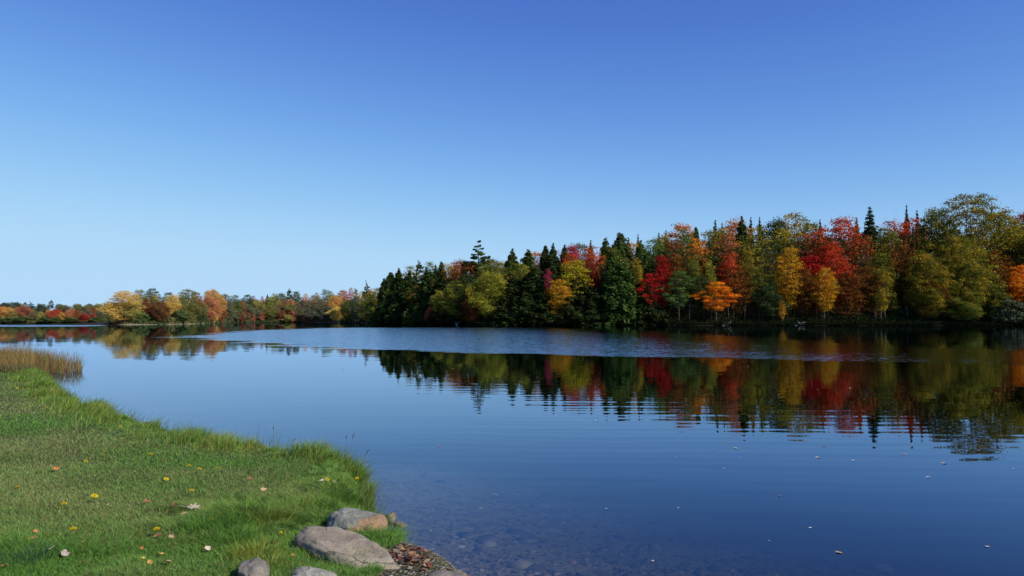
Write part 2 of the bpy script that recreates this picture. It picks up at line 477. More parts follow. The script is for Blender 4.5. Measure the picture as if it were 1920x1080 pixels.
def fol(pal, soft=False):
    # muted leaf colours of the two left shores, with distance haze mixed in
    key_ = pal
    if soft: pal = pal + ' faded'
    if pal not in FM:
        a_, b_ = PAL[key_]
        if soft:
            def hazy(c_):
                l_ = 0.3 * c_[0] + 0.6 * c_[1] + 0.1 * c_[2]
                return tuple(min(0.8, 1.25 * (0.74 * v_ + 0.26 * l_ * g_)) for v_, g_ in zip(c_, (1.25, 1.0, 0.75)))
            a_, b_ = hazy(a_), hazy(b_)
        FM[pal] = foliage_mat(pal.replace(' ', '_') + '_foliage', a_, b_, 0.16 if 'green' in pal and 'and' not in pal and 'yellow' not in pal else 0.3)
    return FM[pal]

def bark(name, ca, cb):
    M = NT(name); tc = M.n('TexCoord')
    no = M.noise(tc.outputs['Object'], 30, 5)
    c = M.mix(no.outputs['Fac'], ca, cb)
    b = M.n('BsdfPrincipled', i_Roughness=0.9); M.l(c, b.inputs['Base Color']); M.l(b.outputs[0], M.out.inputs[0])
    return M.m
BARK = bark('brown_bark', (0.05, 0.04, 0.03), (0.13, 0.11, 0.085))
PALE = bark('pale_bark', (0.28, 0.26, 0.22), (0.5, 0.48, 0.43))

# ------------------------------------------------------------------ tree prototypes (unit height, unit crown width)
def leaf_quads(P, N, size, r, aspect=1.0, flat=0.0, smul=None):
    """P centres, N preferred normals -> verts, faces, tone"""
    n = len(P)
    N = N + r.normal(0, 0.55, (n, 3)); N[:, 2] += flat
    N /= np.linalg.norm(N, axis=1, keepdims=True) + 1e-9
    a_ = r.normal(0, 1, (n, 3)); U = np.cross(N, a_); U /= np.linalg.norm(U, axis=1, keepdims=True) + 1e-9
    V = np.cross(N, U)
    s = (size * r.uniform(0.6, 1.35, n))[:, None]
    if smul is not None: s = s * np.asarray(smul)[:, None]
    U = U * s * aspect; V = V * s
    q = np.stack([P - U * 0.5 - V * 0.15, P - U * 0.05 - V * 0.5, P + U * 0.5 + V * 0.1, P + U * 0.08 + V * 0.5], 1).reshape(-1, 3)
    f = np.arange(n * 4).reshape(-1, 4)
    t = np.repeat(r.random(n), 4)
    return q, f, t

def PRO(z, shape):
    return np.sqrt(np.clip(1 - np.abs((np.asarray(z) - 0.40 / shape) / (1.03 - 0.40 / shape)) ** 2.3, 0.02, 1)) * np.clip(0.62 + 1.3 * np.asarray(z), 0, 1)

def broad_proto(asp, seed, base=0.14, clumps=46, leaves=210, shape=1.0, layered=0.0, open_=0.0, leaf=0.0155, csz=1.0):
    """crown of many leaf clumps on limbs, made at height 1 and width asp, stored with the width scaled to 1"""
    r = np.random.default_rng(seed)
    cen = []; rad = []
    tries = 0
    h0 = base; H = 1 - base
    vol = math.sqrt(asp * 1.6)
    q0 = 0.098 * csz * (0.6 + 0.55 * asp)
    sep = q0 * (1.2 if layered < 0.3 else 1.38 if layered < 0.9 else 1.6)
    lob = r.uniform(0, 2 * PI, 4); la = r.uniform(0.07, 0.17, 4) * (1 + 0.6 * (asp > 0.55))
    while len(cen) < clumps * 3 and tries < 9000:
        tries += 1
        z = r.random() ** 0.9
        prof = float(PRO(z, shape))
        th = r.uniform(0, 2 * PI)
        lobe = 1 + sum(la[k] * math.sin((k + 1) * th + lob[k] + z * (4 + 3 * k)) for k in range(4))
        rr_ = (0.5 * asp - q0 * 0.55) * prof * lobe * math.sqrt(r.uniform(0.12, 1))
        zz = h0 + H * (0.05 + 0.88 * z)
        p = np.array([rr_ * math.cos(th), rr_ * math.sin(th), zz])
        if not cen or (np.linalg.norm((np.array(cen) - p) * [1, 1, 1.25 + layered * 0.6], axis=1) > sep).all():
            cen.append(p); rad.append(q0 * r.uniform(0.55, 1.3) * (1.08 - 0.2 * z))
    P = []; N = []
    for c, q in zip(cen, rad):
        n = int(leaves * (q / 0.1) ** 2 * 1.0)
        d = r.normal(0, 1, (n, 3)); d /= np.linalg.norm(d, axis=1, keepdims=True)
        d[:, 2] = np.where(r.random(n) < 0.68, np.abs(d[:, 2]), d[:, 2])
        rad3 = r.uniform(0.15, 1.3, n)[:, None] ** 0.7
        fl = 0.72 - 0.30 * layered
        wob = 1 + 0.3 * np.sin(d[:, :1] * 7 + q * 900) * np.cos(d[:, 1:2] * 6 + q * 500)
        P.append(c + d * rad3 * wob * np.array([q, q, q * fl])); N.append(d * 0.9)
    k = int(sum(len(p_) for p_ in P) * (0.13 - 0.08 * open_))
    zf = r.random(k); th = r.uniform(0, 2 * PI, k)
    prof = PRO(zf, shape)
    rr_ = 0.43 * asp * prof * np.sqrt(r.random(k))
    P.append(np.stack([rr_ * np.cos(th), rr_ * np.sin(th), h0 + H * zf * 0.93], 1)); N.append(r.normal(0, 1, (k, 3)))
    P = np.vstack(P); N = np.vstack(N)
    zmax = np.quantile(P[:, 2], 0.996); P[:, 2] = h0 + (P[:, 2] - h0) * (1 - h0) / (zmax - h0)
    v, f, t = leaf_quads(P, N, leaf * (0.7 + 0.3 * asp), r, 1.15, 0.35)
    wid = np.quantile(np.abs(P[:, :2]), 0.985)
    v[:, :2] *= 0.5 / wid
    crown = np_mesh('broad_crown', v, f, {'tone': t})
    mb = MB()
    tr_ = [(0, 0, -0.03), (0.008, 0.004, h0 * 0.6), (0.0, 0.01, h0 + H * 0.25), (-0.01, 0.0, h0 + H * 0.55), (0.005, 0, h0 + H * 0.82)]
    mb.tube(tr_, [0.012, 0.010, 0.008, 0.005, 0.002], 7)
    for c in cen[:30]:
        z0 = max(h0 * 0.8, c[2] - 0.05 - 0.7 * math.hypot(c[0], c[1]))
        m = (c[0] * 0.45, c[1] * 0.45, (z0 + c[2]) / 2)
        mb.tube([(0, 0, z0), m, tuple(c)], [0.005, 0.0035, 0.0012], 5)
    for i_ in range(len(mb.v)): mb.v[i_] = Vector((mb.v[i_].x * 0.5 / wid, mb.v[i_].y * 0.5 / wid, mb.v[i_].z))
    return crown, mb.mesh('broad_trunk')

def conifer_proto(seed, levels=34, rad0=0.5, power=0.85, droop=0.25, base=0.04, dens=1.0, needle=0.012, gaps=0.0, up=0.0):
    r = np.random.default_rng(seed)
    P = []; N = []; SM = []; mb = MB()
    mb.tube([(0, 0, -0.03), (0.004, 0, 0.5), (0, 0, 0.995)], [0.014, 0.008, 0.0012], 6)
    for i in range(levels):
        u = (i + r.uniform(-0.3, 0.3)) / levels; u = min(max(u, 0), 0.99)
        z = base + (1 - base) * u
        R = rad0 * (1 - u) ** power
        if u < 0.15: R *= 0.75 + u * 1.6
        nb = r.integers(6, 10)
        off = r.uniform(0, 2 * PI)
        for b in range(nb):
            if r.random() < gaps: continue
            th = off + 2 * PI * b / nb + r.normal(0, 0.2)
            L = R * r.uniform(0.55, 1.2)
            if L < 0.002: L = 0.002
            zb = z + r.normal(0, 0.35 / levels)
            n = int((12 + 1600 * L) * dens)
            s = r.random(n) ** 0.65
            if base > 0.3: s = np.clip(s ** 0.6, 0.25, 1)
            spread = (0.22 if base < 0.3 else 0.12) * L * (1.15 - s) + 0.004
            sd_ = r.normal(0, 1, n) * spread
            zz = zb + up * L * s - droop * L * s ** 1.6 + r.normal(0, 0.004 + (0.13 if base < 0.3 and rad0 > 0.2 else 0.04) * L, n) - np.abs(sd_) * 0.35
            x = (L * s) * math.cos(th) - sd_ * math.sin(th); y = (L * s) * math.sin(th) + sd_ * math.cos(th)
            P.append(np.stack([x, y, zz], 1)); SM.append(np.full(n, 0.4 + 0.6 * min(1, L / (0.35 * rad0))))
            nn = np.tile([math.cos(th) * 0.4, math.sin(th) * 0.4, 0.8], (n, 1)); N.append(nn)
            if i % 2 == 0 and b % 2 == 0:
                mb.tube([(0, 0, z), (L * 0.9 * math.cos(th), L * 0.9 * math.sin(th), z + up * L * .9 - droop * L * 0.8)], [0.0028, 0.001], 4)
    P = np.vstack(P); N = np.vstack(N)
    v, f, t = leaf_quads(P, N, needle * 1.25, r, 1.7, 0.1, np.concatenate(SM))
    wid = np.quantile(np.abs(P[:, :2]), 0.99); v[:, :2] *= 0.5 / wid
    for i_ in range(len(mb.v)): mb.v[i_] = Vector((mb.v[i_].x * 0.5 / wid, mb.v[i_].y * 0.5 / wid, mb.v[i_].z))
    return np_mesh('conifer_crown', v, f, {'tone': t}), mb.mesh('conifer_trunk')

def bare_proto(seed):
    """half-bare tree: fine twigs with sparse leaves"""
    r = np.random.default_rng(seed)
    mb = MB(); P = []
    def grow(p, d, L, rad, depth):
        q = p + d * L
        mb.tube([tuple(p), tuple((p + q) / 2 + r.normal(0, L * 0.05, 3)), tuple(q)], [rad, rad * 0.8, rad * 0.6], 4 if depth > 1 else 6)
        if depth >= 4:
            for _ in range(16): P.append(q + r.normal(0, L * 0.6, 3))
            return
        for _ in range(3 if depth else 5):
            nd = d + r.normal(0, 0.42, 3); nd[2] += 0.18; nd /= np.linalg.norm(nd)
            grow(q if _ < 2 else p + d * L * r.uniform(0.5, 0.9), nd, L * r.uniform(0.6, 0.82), rad * 0.55, depth + 1)
    grow(np.array([0, 0, -0.02]), np.array([0, 0, 1.0]), 0.3, 0.013, 0)
    P = np.array(P)
    sc = 1.0 / np.quantile(P[:, 2], 0.998); wid = np.quantile(np.abs(P[:, :2]), 0.99)
    v, f, t = leaf_quads(P * [0.5 / wid, 0.5 / wid, sc], r.normal(0, 1, P.shape), 0.012, r)
    for i in range(len(mb.v)): mb.v[i] = Vector((mb.v[i].x * 0.5 / wid, mb.v[i].y * 0.5 / wid, mb.v[i].z * sc))
    return np_mesh('sparse_crown', v, f, {'tone': t}), mb.mesh('bare_limbs')

PROTO = {
    'full': [broad_proto(a_, 100 + k_, *b_) for k_, (a_, b_) in enumerate([(a2, b2) for a2 in (0.32, 0.52, 0.9) for b2 in ((0.06, 66, 300, 1.0), (0.10, 58, 310, 0.9), (0.08, 70, 290, 1.12))])],
    'high': [broad_proto(a_, 120 + k_, 0.20, 40, 300, 0.85, 0.25, 0.6) for k_, a_ in enumerate((0.28, 0.45, 0.4))],
    'layer': [broad_proto(a_, 130 + k_, 0.30, 14, 420, 1.0, 1.0, 1.0) for k_, a_ in enumerate((0.65, 0.8))],
    'grand': [broad_proto(a_, 140 + k_, 0.07, 95, 420, 0.95, 0.3, 0.5, 0.0115, csz=0.64) for k_, a_ in enumerate((0.62, 0.8))],
    'small': [broad_proto(a_, 150 + k_, 0.05, 26, 200, leaf=0.032) for k_, a_ in enumerate((0.8, 1.1, 0.7))],
    'hemlock': [conifer_proto(61, 34, 0.24, 0.75, 0.45, needle=0.0115), conifer_proto(62, 30, 0.24, 0.62, 0.6, needle=0.012), conifer_proto(63, 34, 0.24, 0.8, 0.5, needle=0.0115), conifer_proto(64, 28, 0.24, 0.68, 0.55, gaps=0.15, needle=0.012), conifer_proto(65, 32, 0.26, 0.55, 0.6, gaps=0.1, needle=0.012)],
    'spruce': [conifer_proto(71, 46, 0.15, 1.0, 0.25, needle=0.008, gaps=0.15), conifer_proto(72, 42, 0.15, 0.95, 0.2, gaps=0.2, needle=0.008)],
    'pine': [conifer_proto(81, 12, 0.15, 0.7, 0.05, 0.62, 1.3, 0.008, 0.42, 0.22), conifer_proto(82, 11, 0.15, 0.65, 0.05, 0.60, 1.3, 0.008, 0.4, 0.2)],
    'bare': [bare_proto(91), bare_proto(92)],
}
KINDWORD = {'full': 'broadleaf tree', 'high': 'maple', 'layer': 'maple', 'grand': 'oak', 'small': 'broadleaf tree',
            'hemlock': 'conifer', 'spruce': 'spruce', 'pine': 'pine', 'bare': 'half-bare tree'}
NAME = {'full': 'broadleaf_tree', 'high': 'maple_tree', 'layer': 'maple_tree', 'grand': 'oak_tree', 'small': 'broadleaf_tree',
        'hemlock': 'conifer_tree', 'spruce': 'spruce_tree', 'pine': 'pine_tree', 'bare': 'bare_tree'}
count = {}
TREES = []
def tree(px, top, wpx, off, kind, pal, zone, label=None, Yabs=None, pale=False):
    xs = [t[0] for t in shore_tab][::-1] ; ys = [t[1] for t in shore_tab][::-1]
    if zone == 'cove': Y0 = 376
    else: Y0 = float(np.interp(px, xs, ys))
    Yb = (Yabs or Y0) + off
    x = bearing_pt(px, Yb)[0]
    z = gz(x, Yb)
    if zone != 'right': top = top - (3 if kind != 'small' else 2)
    h = at_y(px, top, Yb)[2] - z
    if zone == 'right' and kind == 'full' and off > 15: wpx = max(wpx, 0.33 * (608 - top))
    wd_ = wpx / F * Yb * {'hemlock': 1.9, 'spruce': 2.8, 'pine': 1.05, 'grand': 1.15, 'small': 1.2}.get(kind, 1.16)
    i = count.get(kind, 0); count[kind] = i + 1
    if kind == 'full':
        asp = wd_ / h; row_ = 0 if asp < 0.42 else 1 if asp < 0.7 else 2
        crown, trunk = PROTO[kind][row_ * 3 + i % 3]
    else: crown, trunk = PROTO[kind][i % len(PROTO[kind])]
    o = bpy.data.objects.new(NAME[kind], None); o.empty_display_size = 1
    o.location = (x, Yb, z - 0.05); o.rotation_euler = (random.uniform(-0.03, 0.03), random.uniform(-0.03, 0.03), random.uniform(0, 2 * PI)); o.scale = (wd_ * random.uniform(0.9, 1.12), wd_ * random.uniform(0.9, 1.12), h)
    C.objects.link(o)
    cr = bpy.data.objects.new('crown', crown); cr.parent = o; C.objects.link(cr)
    if not crown.materials: crown.materials.append(fol('mid green'))
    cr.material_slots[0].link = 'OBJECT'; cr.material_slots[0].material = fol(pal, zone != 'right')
    tk = bpy.data.objects.new('trunk', trunk); tk.parent = o; C.objects.link(tk)
    if not trunk.materials: trunk.materials.append(BARK)
    if pale:
        tk.material_slots[0].link = 'OBJECT'; tk.material_slots[0].material = PALE
    o['category'] = 'tree'
    TREES.append(dict(o=o, px=px, top=top, w=wpx, off=off, kind=kind, pal=pal, zone=zone, label=label, h=h))
    return o
# ------------------------------------------------------------------ the trees of the far banks
# bearing, top row, crown width in rows, metres behind the shore, kind, colour
RIGHT = [
 # left end of the wooded bank
 (655, 562, 26, 8, 'full', 'olive'), (668, 556, 26, 14, 'full', 'grey green'), (676, 574, 20, 3, 'small', 'grey green'), (690, 549, 28, 10, 'full', 'olive'),
 (700, 566, 24, 3, 'full', 'mid green'), (708, 541, 26, 18, 'full', 'olive gold'), (716, 556, 26, 4, 'full', 'olive'),
 (722, 520, 22, 22, 'hemlock', 'dark green'), (733, 509, 30, 18, 'hemlock', 'deep green'), (748, 502, 30, 22, 'hemlock', 'dark green'),
 (764, 506, 24, 24, 'hemlock', 'dark green'), (784, 488, 24, 30, 'pine', 'deep green'), (801, 499, 16, 30, 'spruce', 'dark green'), (815, 495, 14, 34, 'spruce', 'dark green'),
 (827, 490, 20, 28, 'hemlock', 'deep green'), (738, 529, 30, 8, 'full', 'lime'), (770, 517, 42, 12, 'hemlock', 'deep green'), (806, 508, 44, 14, 'hemlock', 'deep green'),
 (829, 515, 40, 12, 'hemlock', 'dark green'), (749, 547, 19, 2, 'high', 'amber'), (790, 536, 36, 3, 'layer', 'orange and green'), (823, 545, 22, 1, 'high', 'yellow green'),
 (775, 548, 36, 5, 'hemlock', 'dark green'), (755, 562, 40, 5, 'hemlock', 'dark green'), (722, 570, 34, 1, 'small', 'olive'), (790, 571, 20, 0.5, 'small', 'yellow'),
 (809, 576, 26, 0.5, 'small', 'rose'), (827, 572, 22, 1, 'small', 'gold and green'), (840, 555, 36, 6, 'hemlock', 'dark green'),
 (810, 492, 26, 40, 'full', 'olive'), (772, 500, 24, 40, 'full', 'olive gold'),
 # rust crowns, the lone pine and the lime trees
 (841, 496, 24, 26, 'full', 'amber'), (852, 493, 22, 30, 'full', 'orange'), (864, 489, 42, 22, 'full', 'rust'), (886, 495, 26, 26, 'full', 'rust'), (868, 487, 14, 34, 'hemlock', 'dark green'),
 (900, 459, 50, 30, 'pine', 'deep green'), (858, 527, 46, 5, 'full', 'yellow green'), (878, 515, 40, 8, 'full', 'dark green'), (890, 538, 40, 3, 'full', 'rust brown'),
 (918, 512, 62, 5, 'full', 'yellow green'), (925, 488, 44, 18, 'full', 'olive'), (905, 496, 30, 22, 'full', 'lime'), (943, 492, 22, 28, 'full', 'golden'),
 (958, 465, 36, 24, 'hemlock', 'deep green'), (976, 494, 34, 16, 'full', 'lime'), (993, 466, 36, 24, 'hemlock', 'deep green'), (1009, 474, 18, 32, 'full', 'orange'),
 (965, 520, 50, 8, 'hemlock', 'dark green'), (1000, 500, 50, 8, 'hemlock', 'dark green'), (984, 500, 28, 12, 'full', 'lime'),
 (1022, 458, 26, 28, 'hemlock', 'dark green'), (1036, 455, 30, 24, 'hemlock', 'deep green'), (1057, 457, 28, 24, 'hemlock', 'dark green'), (1035, 478, 50, 12, 'hemlock', 'dark green'),
 # the red and yellow group
 (1073, 461, 24, 34, 'full', 'magenta'), (1090, 459, 28, 38, 'full', 'grey green'), (1105, 449, 14, 36, 'spruce', 'deep green'), (1070, 475, 42, 20, 'full', 'coral red'),
 (1106, 463, 42, 22, 'full', 'coral red'), (1077, 489, 48, 9, 'high', 'bright yellow'), (1030, 505, 18, 4, 'high', 'magenta'), (1046, 525, 44, 3, 'full', 'amber'),
 (1022, 530, 50, 6, 'hemlock', 'dark green'), (1084, 520, 56, 8, 'hemlock', 'dark green'), (1110, 500, 40, 12, 'full', 'dark red'), (1060, 560, 44, 5, 'hemlock', 'dark green'),
 (1135, 444, 34, 26, 'hemlock', 'deep green'), (1165, 436, 40, 28, 'hemlock', 'deep green'), (1181, 444, 18, 34, 'spruce', 'dark green'), (1147, 470, 34, 10, 'hemlock', 'mid green'),
 (1164, 490, 44, 4, 'hemlock', 'mid green'), (1145, 464, 26, 26, 'full', 'olive'), (1190, 457, 20, 30, 'full', 'amber'), (1195, 438, 13, 40, 'spruce', 'dark green'), (1205, 449, 36, 24, 'hemlock', 'mid green'),
 (1225, 448, 42, 26, 'full', 'mid green'), (1235, 435, 12, 48, 'spruce', 'dark green'), (1251, 430, 12, 48, 'spruce', 'dark green'), (1244, 443, 38, 32, 'full', 'olive gold'), (1215, 470, 44, 14, 'hemlock', 'deep green'),
 (1196, 486, 26, 8, 'high', 'gold and green'), (1120, 540, 50, 5, 'hemlock', 'dark green'), (1200, 530, 50, 5, 'hemlock', 'dark green'),
 (1244, 480, 30, 8, 'high', 'crimson'), (1222, 513, 52, 3, 'layer', 'crimson'), (1262, 452, 40, 20, 'full', 'rust'), (1281, 422, 18, 36, 'full', 'orange'), (1286, 432, 44, 28, 'full', 'mid green'),
 (1303, 424, 22, 34, 'hemlock', 'deep green'), (1272, 508, 56, 3, 'layer', 'mid green'), (1266, 476, 40, 10, 'full', 'rust brown'), (1300, 480, 40, 10, 'full', 'olive'),
 (1308, 450, 32, 18, 'full', 'orange'), (1325, 437, 40, 28, 'bare', 'grey brown'), (1336, 411, 16, 44, 'spruce', 'deep green'), (1357, 417, 17, 42, 'spruce', 'dark green'),
 (1340, 433, 34, 34, 'full', 'olive gold'), (1352, 430, 28, 26, 'full', 'gold and green'), (1378, 414, 26, 36, 'full', 'orange'), (1368, 438, 48, 14, 'full', 'rose'), (1366, 475, 40, 9, 'full', 'coral red'),
 (1391, 404, 40, 30, 'hemlock', 'deep green'), (1403, 405, 15, 40, 'spruce', 'dark green'), (1430, 405, 15, 44, 'spruce', 'deep green'),
 (1332, 488, 22, 7, 'high', 'yellow green'), (1427, 425, 58, 16, 'full', 'olive gold'), (1440, 455, 40, 12, 'bare', 'grey brown'), (1402, 470, 26, 10, 'high', 'gold and green'),
 (1470, 430, 36, 20, 'full', 'olive gold'), (1494, 399, 52, 34, 'full', 'gold and green'), (1458, 414, 24, 42, 'full', 'dark green'), (1522, 419, 30, 38, 'full', 'mid green'), (1541, 410, 14, 44, 'spruce', 'dark green'),
 (1477, 466, 38, 5, 'high', 'amber'), (1341, 529, 56, 2, 'layer', 'bright orange'), (1465, 562, 13, 1, 'high', 'amber'),
 (1310, 520, 46, 7, 'full', 'dark green'), (1385, 500, 50, 8, 'full', 'rust brown'), (1420, 500, 50, 8, 'full', 'olive'), (1440, 530, 50, 5, 'full', 'dark green'),
 # the big red maples
 (1506, 440, 44, 16, 'full', 'rose'), (1535, 430, 56, 18, 'full', 'coral red'), (1577, 411, 74, 22, 'full', 'coral red'), (1560, 455, 70, 12, 'full', 'red'), (1520, 480, 54, 9, 'full', 'crimson'),
 (1544, 502, 42, 3, 'high', 'amber'), (1500, 505, 54, 6, 'full', 'rust brown'), (1585, 510, 54, 6, 'full', 'rust brown'),
 (1608, 406, 18, 38, 'spruce', 'dark green'), (1628, 387, 30, 24, 'spruce', 'dark green'), (1612, 455, 44, 14, 'bare', 'grey brown'), (1645, 425, 40, 26, 'full', 'olive'),
 (1658, 402, 20, 42, 'bare', 'grey green'), (1680, 399, 24, 40, 'bare', 'grey green'), (1700, 384, 15, 44, 'spruce', 'dark green'), (1722, 392, 14, 44, 'spruce', 'dark green'),
 (1680, 416, 48, 30, 'full', 'coral red'), (1706, 412, 30, 34, 'full', 'red'), (1668, 438, 60, 18, 'full', 'olive'), (1690, 462, 64, 12, 'full', 'rust brown'),
 (1652, 476, 50, 10, 'full', 'olive'), (1650, 505, 34, 4, 'high', 'gold and green'), (1718, 470, 44, 6, 'high', 'olive gold'), (1625, 500, 50, 7, 'full', 'rust brown'),
 # the big golden-green oak and what stands round it
 (1812, 369, 140, 14, 'grand', 'olive gold'), (1755, 402, 76, 18, 'grand', 'olive'), (1874, 402, 84, 20, 'grand', 'olive gold'), (1798, 446, 84, 5, 'grand', 'olive gold'), (1738, 478, 62, 4, 'grand', 'gold and green'),
 (1850, 470, 70, 9, 'full', 'rust brown'), (1900, 425, 60, 18, 'full', 'gold and green'), (1921, 401, 22, 34, 'full', 'magenta'), (1908, 498, 50, 3, 'high', 'bright orange'),
 (1740, 520, 60, 5, 'full', 'rust brown'), (1945, 430, 70, 12, 'full', 'olive'), (1860, 520, 44, 4, 'full', 'olive'), (1800, 540, 70, 3, 'full', 'olive'),
 (1935, 525, 40, 3, 'full', 'rust brown'), (1885, 560, 44, 1.5, 'small', 'grey green'), (1915, 566, 40, 1.5, 'small', 'grey green'),
 (1960, 380, 90, 22, 'grand', 'olive gold'), (1990, 480, 70, 8, 'full', 'mid green'),
]
MID = [
 (232, 549, 60, 3, 'grand', 'golden'), (216, 572, 34, 1, 'full', 'yellow'), (252, 566, 32, 3, 'full', 'yellow green'), (264, 547, 28, 16, 'full', 'olive'), (285, 544, 26, 24, 'full', 'dark green'), (292, 556, 24, 12, 'full', 'olive gold'),
 (274, 565, 20, 6, 'full', 'dark red'), (301, 568, 26, 3, 'full', 'rust brown'), (326, 556, 28, 10, 'full', 'golden'), (318, 552, 26, 24, 'full', 'dark green'), (355, 546, 36, 14, 'full', 'olive'), (340, 560, 22, 8, 'full', 'olive'),
 (368, 551, 22, 22, 'full', 'rust'), (400, 547, 38, 22, 'full', 'amber'), (395, 559, 36, 6, 'full', 'salmon'), (399, 582, 18, 1, 'small', 'yellow'), (413, 579, 18, 3, 'small', 'rust'), (357, 572, 32, 4, 'full', 'olive'),
 (380, 572, 18, 8, 'full', 'mid green'), (425, 555, 26, 12, 'full', 'grey green'), (441, 557, 26, 20, 'full', 'mid green'), (432, 575, 18, 5, 'full', 'olive'), (452, 568, 20, 8, 'full', 'rust'), (450, 588, 16, 2, 'small', 'dark red'),
 (463, 556, 24, 30, 'full', 'dark green'), (475, 558, 16, 30, 'full', 'dark red'), (480, 565, 24, 20, 'full', 'yellow green'), (466, 574, 20, 12, 'full', 'grey green'), (472, 584, 14, 5, 'small', 'rose'), (484, 581, 24, 6, 'full', 'grey green'),
 (493, 559, 10, 30, 'full', 'crimson'), (492, 587, 11, 3, 'small', 'rose'), (501, 554, 8, 40, 'spruce', 'dark green'), (510, 560, 30, 10, 'full', 'lime'), (516, 553, 18, 34, 'full', 'yellow green'), (527, 553, 24, 30, 'full', 'mid green'),
 (533, 563, 16, 20, 'full', 'rust'), (545, 544, 16, 40, 'pine', 'dark green'), (557, 550, 22, 36, 'full', 'deep green'), (547, 563, 14, 22, 'full', 'orange'), (543, 574, 30, 8, 'full', 'olive'), (530, 584, 14, 3, 'small', 'rust'), (550, 582, 14, 3, 'small', 'rose'),
 (540, 592, 16, 1, 'small', 'yellow green'), (573, 554, 14, 34, 'full', 'orange'), (570, 566, 26, 14, 'full', 'grey brown'), (572, 588, 10, 2, 'small', 'rose'), (590, 557, 26, 26, 'full', 'tan'), (594, 552, 14, 40, 'full', 'lime'), (590, 575, 28, 6, 'full', 'grey green'),
 (612, 546, 18, 44, 'full', 'deep green'), (620, 549, 20, 40, 'full', 'lime'), (604, 564, 22, 16, 'full', 'grey brown'), (630, 557, 30, 16, 'full', 'amber'), (634, 578, 30, 4, 'small', 'yellow'), (643, 548, 26, 40, 'full', 'rose'), (657, 543, 14, 40, 'full', 'red'),
 (668, 545, 12, 50, 'full', 'olive'), (677, 549, 18, 44, 'full', 'golden'), (687, 533, 16, 60, 'pine', 'deep green'), (694, 545, 18, 50, 'full', 'salmon'), (612, 578, 30, 5, 'full', 'grey green'), (505, 580, 26, 5, 'full', 'olive'), (520, 574, 22, 9, 'full', 'grey brown'),
 (560, 580, 22, 5, 'full', 'grey green'), (340, 583, 28, 3, 'small', 'mid green'), (312, 580, 20, 4, 'small', 'mid green'), (270, 588, 22, 2, 'small', 'mid green'), (442, 584, 16, 4, 'small', 'grey green'), (458, 592, 16, 2, 'small', 'grey green'), (376, 588, 16, 3, 'small', 'dark green'),
]
COVE = [
 (-8, 570, 24, 24, 'full', 'dark green'), (10, 571, 26, 26, 'full', 'dark green'), (31, 570, 26, 26, 'full', 'dark green'), (50, 569, 14, 30, 'pine', 'dark green'), (60, 570, 16, 30, 'pine', 'dark green'), (80, 573, 22, 28, 'full', 'dark green'), (97, 565, 13, 30, 'pine', 'dark green'), (112, 573, 16, 28, 'full', 'dark green'),
 (-12, 577, 24, 8, 'full', 'orange'), (6, 578, 22, 8, 'full', 'orange'), (18, 579, 18, 5, 'full', 'amber'), (27, 585, 14, 3, 'small', 'olive gold'), (45, 576, 24, 8, 'full', 'rose'), (34, 579, 14, 12, 'full', 'salmon'), (60, 581, 18, 12, 'full', 'olive'), (66, 589, 16, 5, 'full', 'grey brown'), (78, 587, 13, 4, 'small', 'yellow green'),
 (94, 583, 14, 6, 'full', 'salmon'), (108, 583, 22, 4, 'full', 'red'), (119, 588, 14, 3, 'small', 'amber'), (120, 575, 24, 20, 'full', 'olive'), (130, 577, 20, 16, 'full', 'grey brown'), (137, 583, 20, 5, 'full', 'salmon'), (148, 584, 14, 5, 'full', 'rust'), (148, 573, 24, 24, 'full', 'olive'), (161, 590, 14, 3, 'small', 'crimson'),
 (168, 573, 26, 24, 'full', 'olive'), (178, 591, 13, 3, 'small', 'crimson'), (176, 579, 14, 12, 'full', 'rust'), (188, 573, 24, 22, 'full', 'olive gold'), (190, 584, 18, 6, 'full', 'grey green'), (204, 572, 22, 22, 'full', 'olive'), (165, 583, 16, 8, 'full', 'grey brown'), (45, 594, 22, 1, 'small', 'mid green'), (90, 596, 20, 1, 'small', 'mid green'), (110, 596, 20, 1, 'small', 'mid green'), (20, 596, 22, 1, 'small', 'mid green'), (135, 597, 20, 1, 'small', 'mid green'), (185, 595, 18, 1, 'small', 'mid green'), (-25, 582, 26, 5, 'full', 'amber'),
]
for row in RIGHT: tree(*row, 'right', pale=False)
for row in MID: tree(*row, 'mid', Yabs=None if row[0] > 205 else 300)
for row in COVE: tree(*row, 'cove')

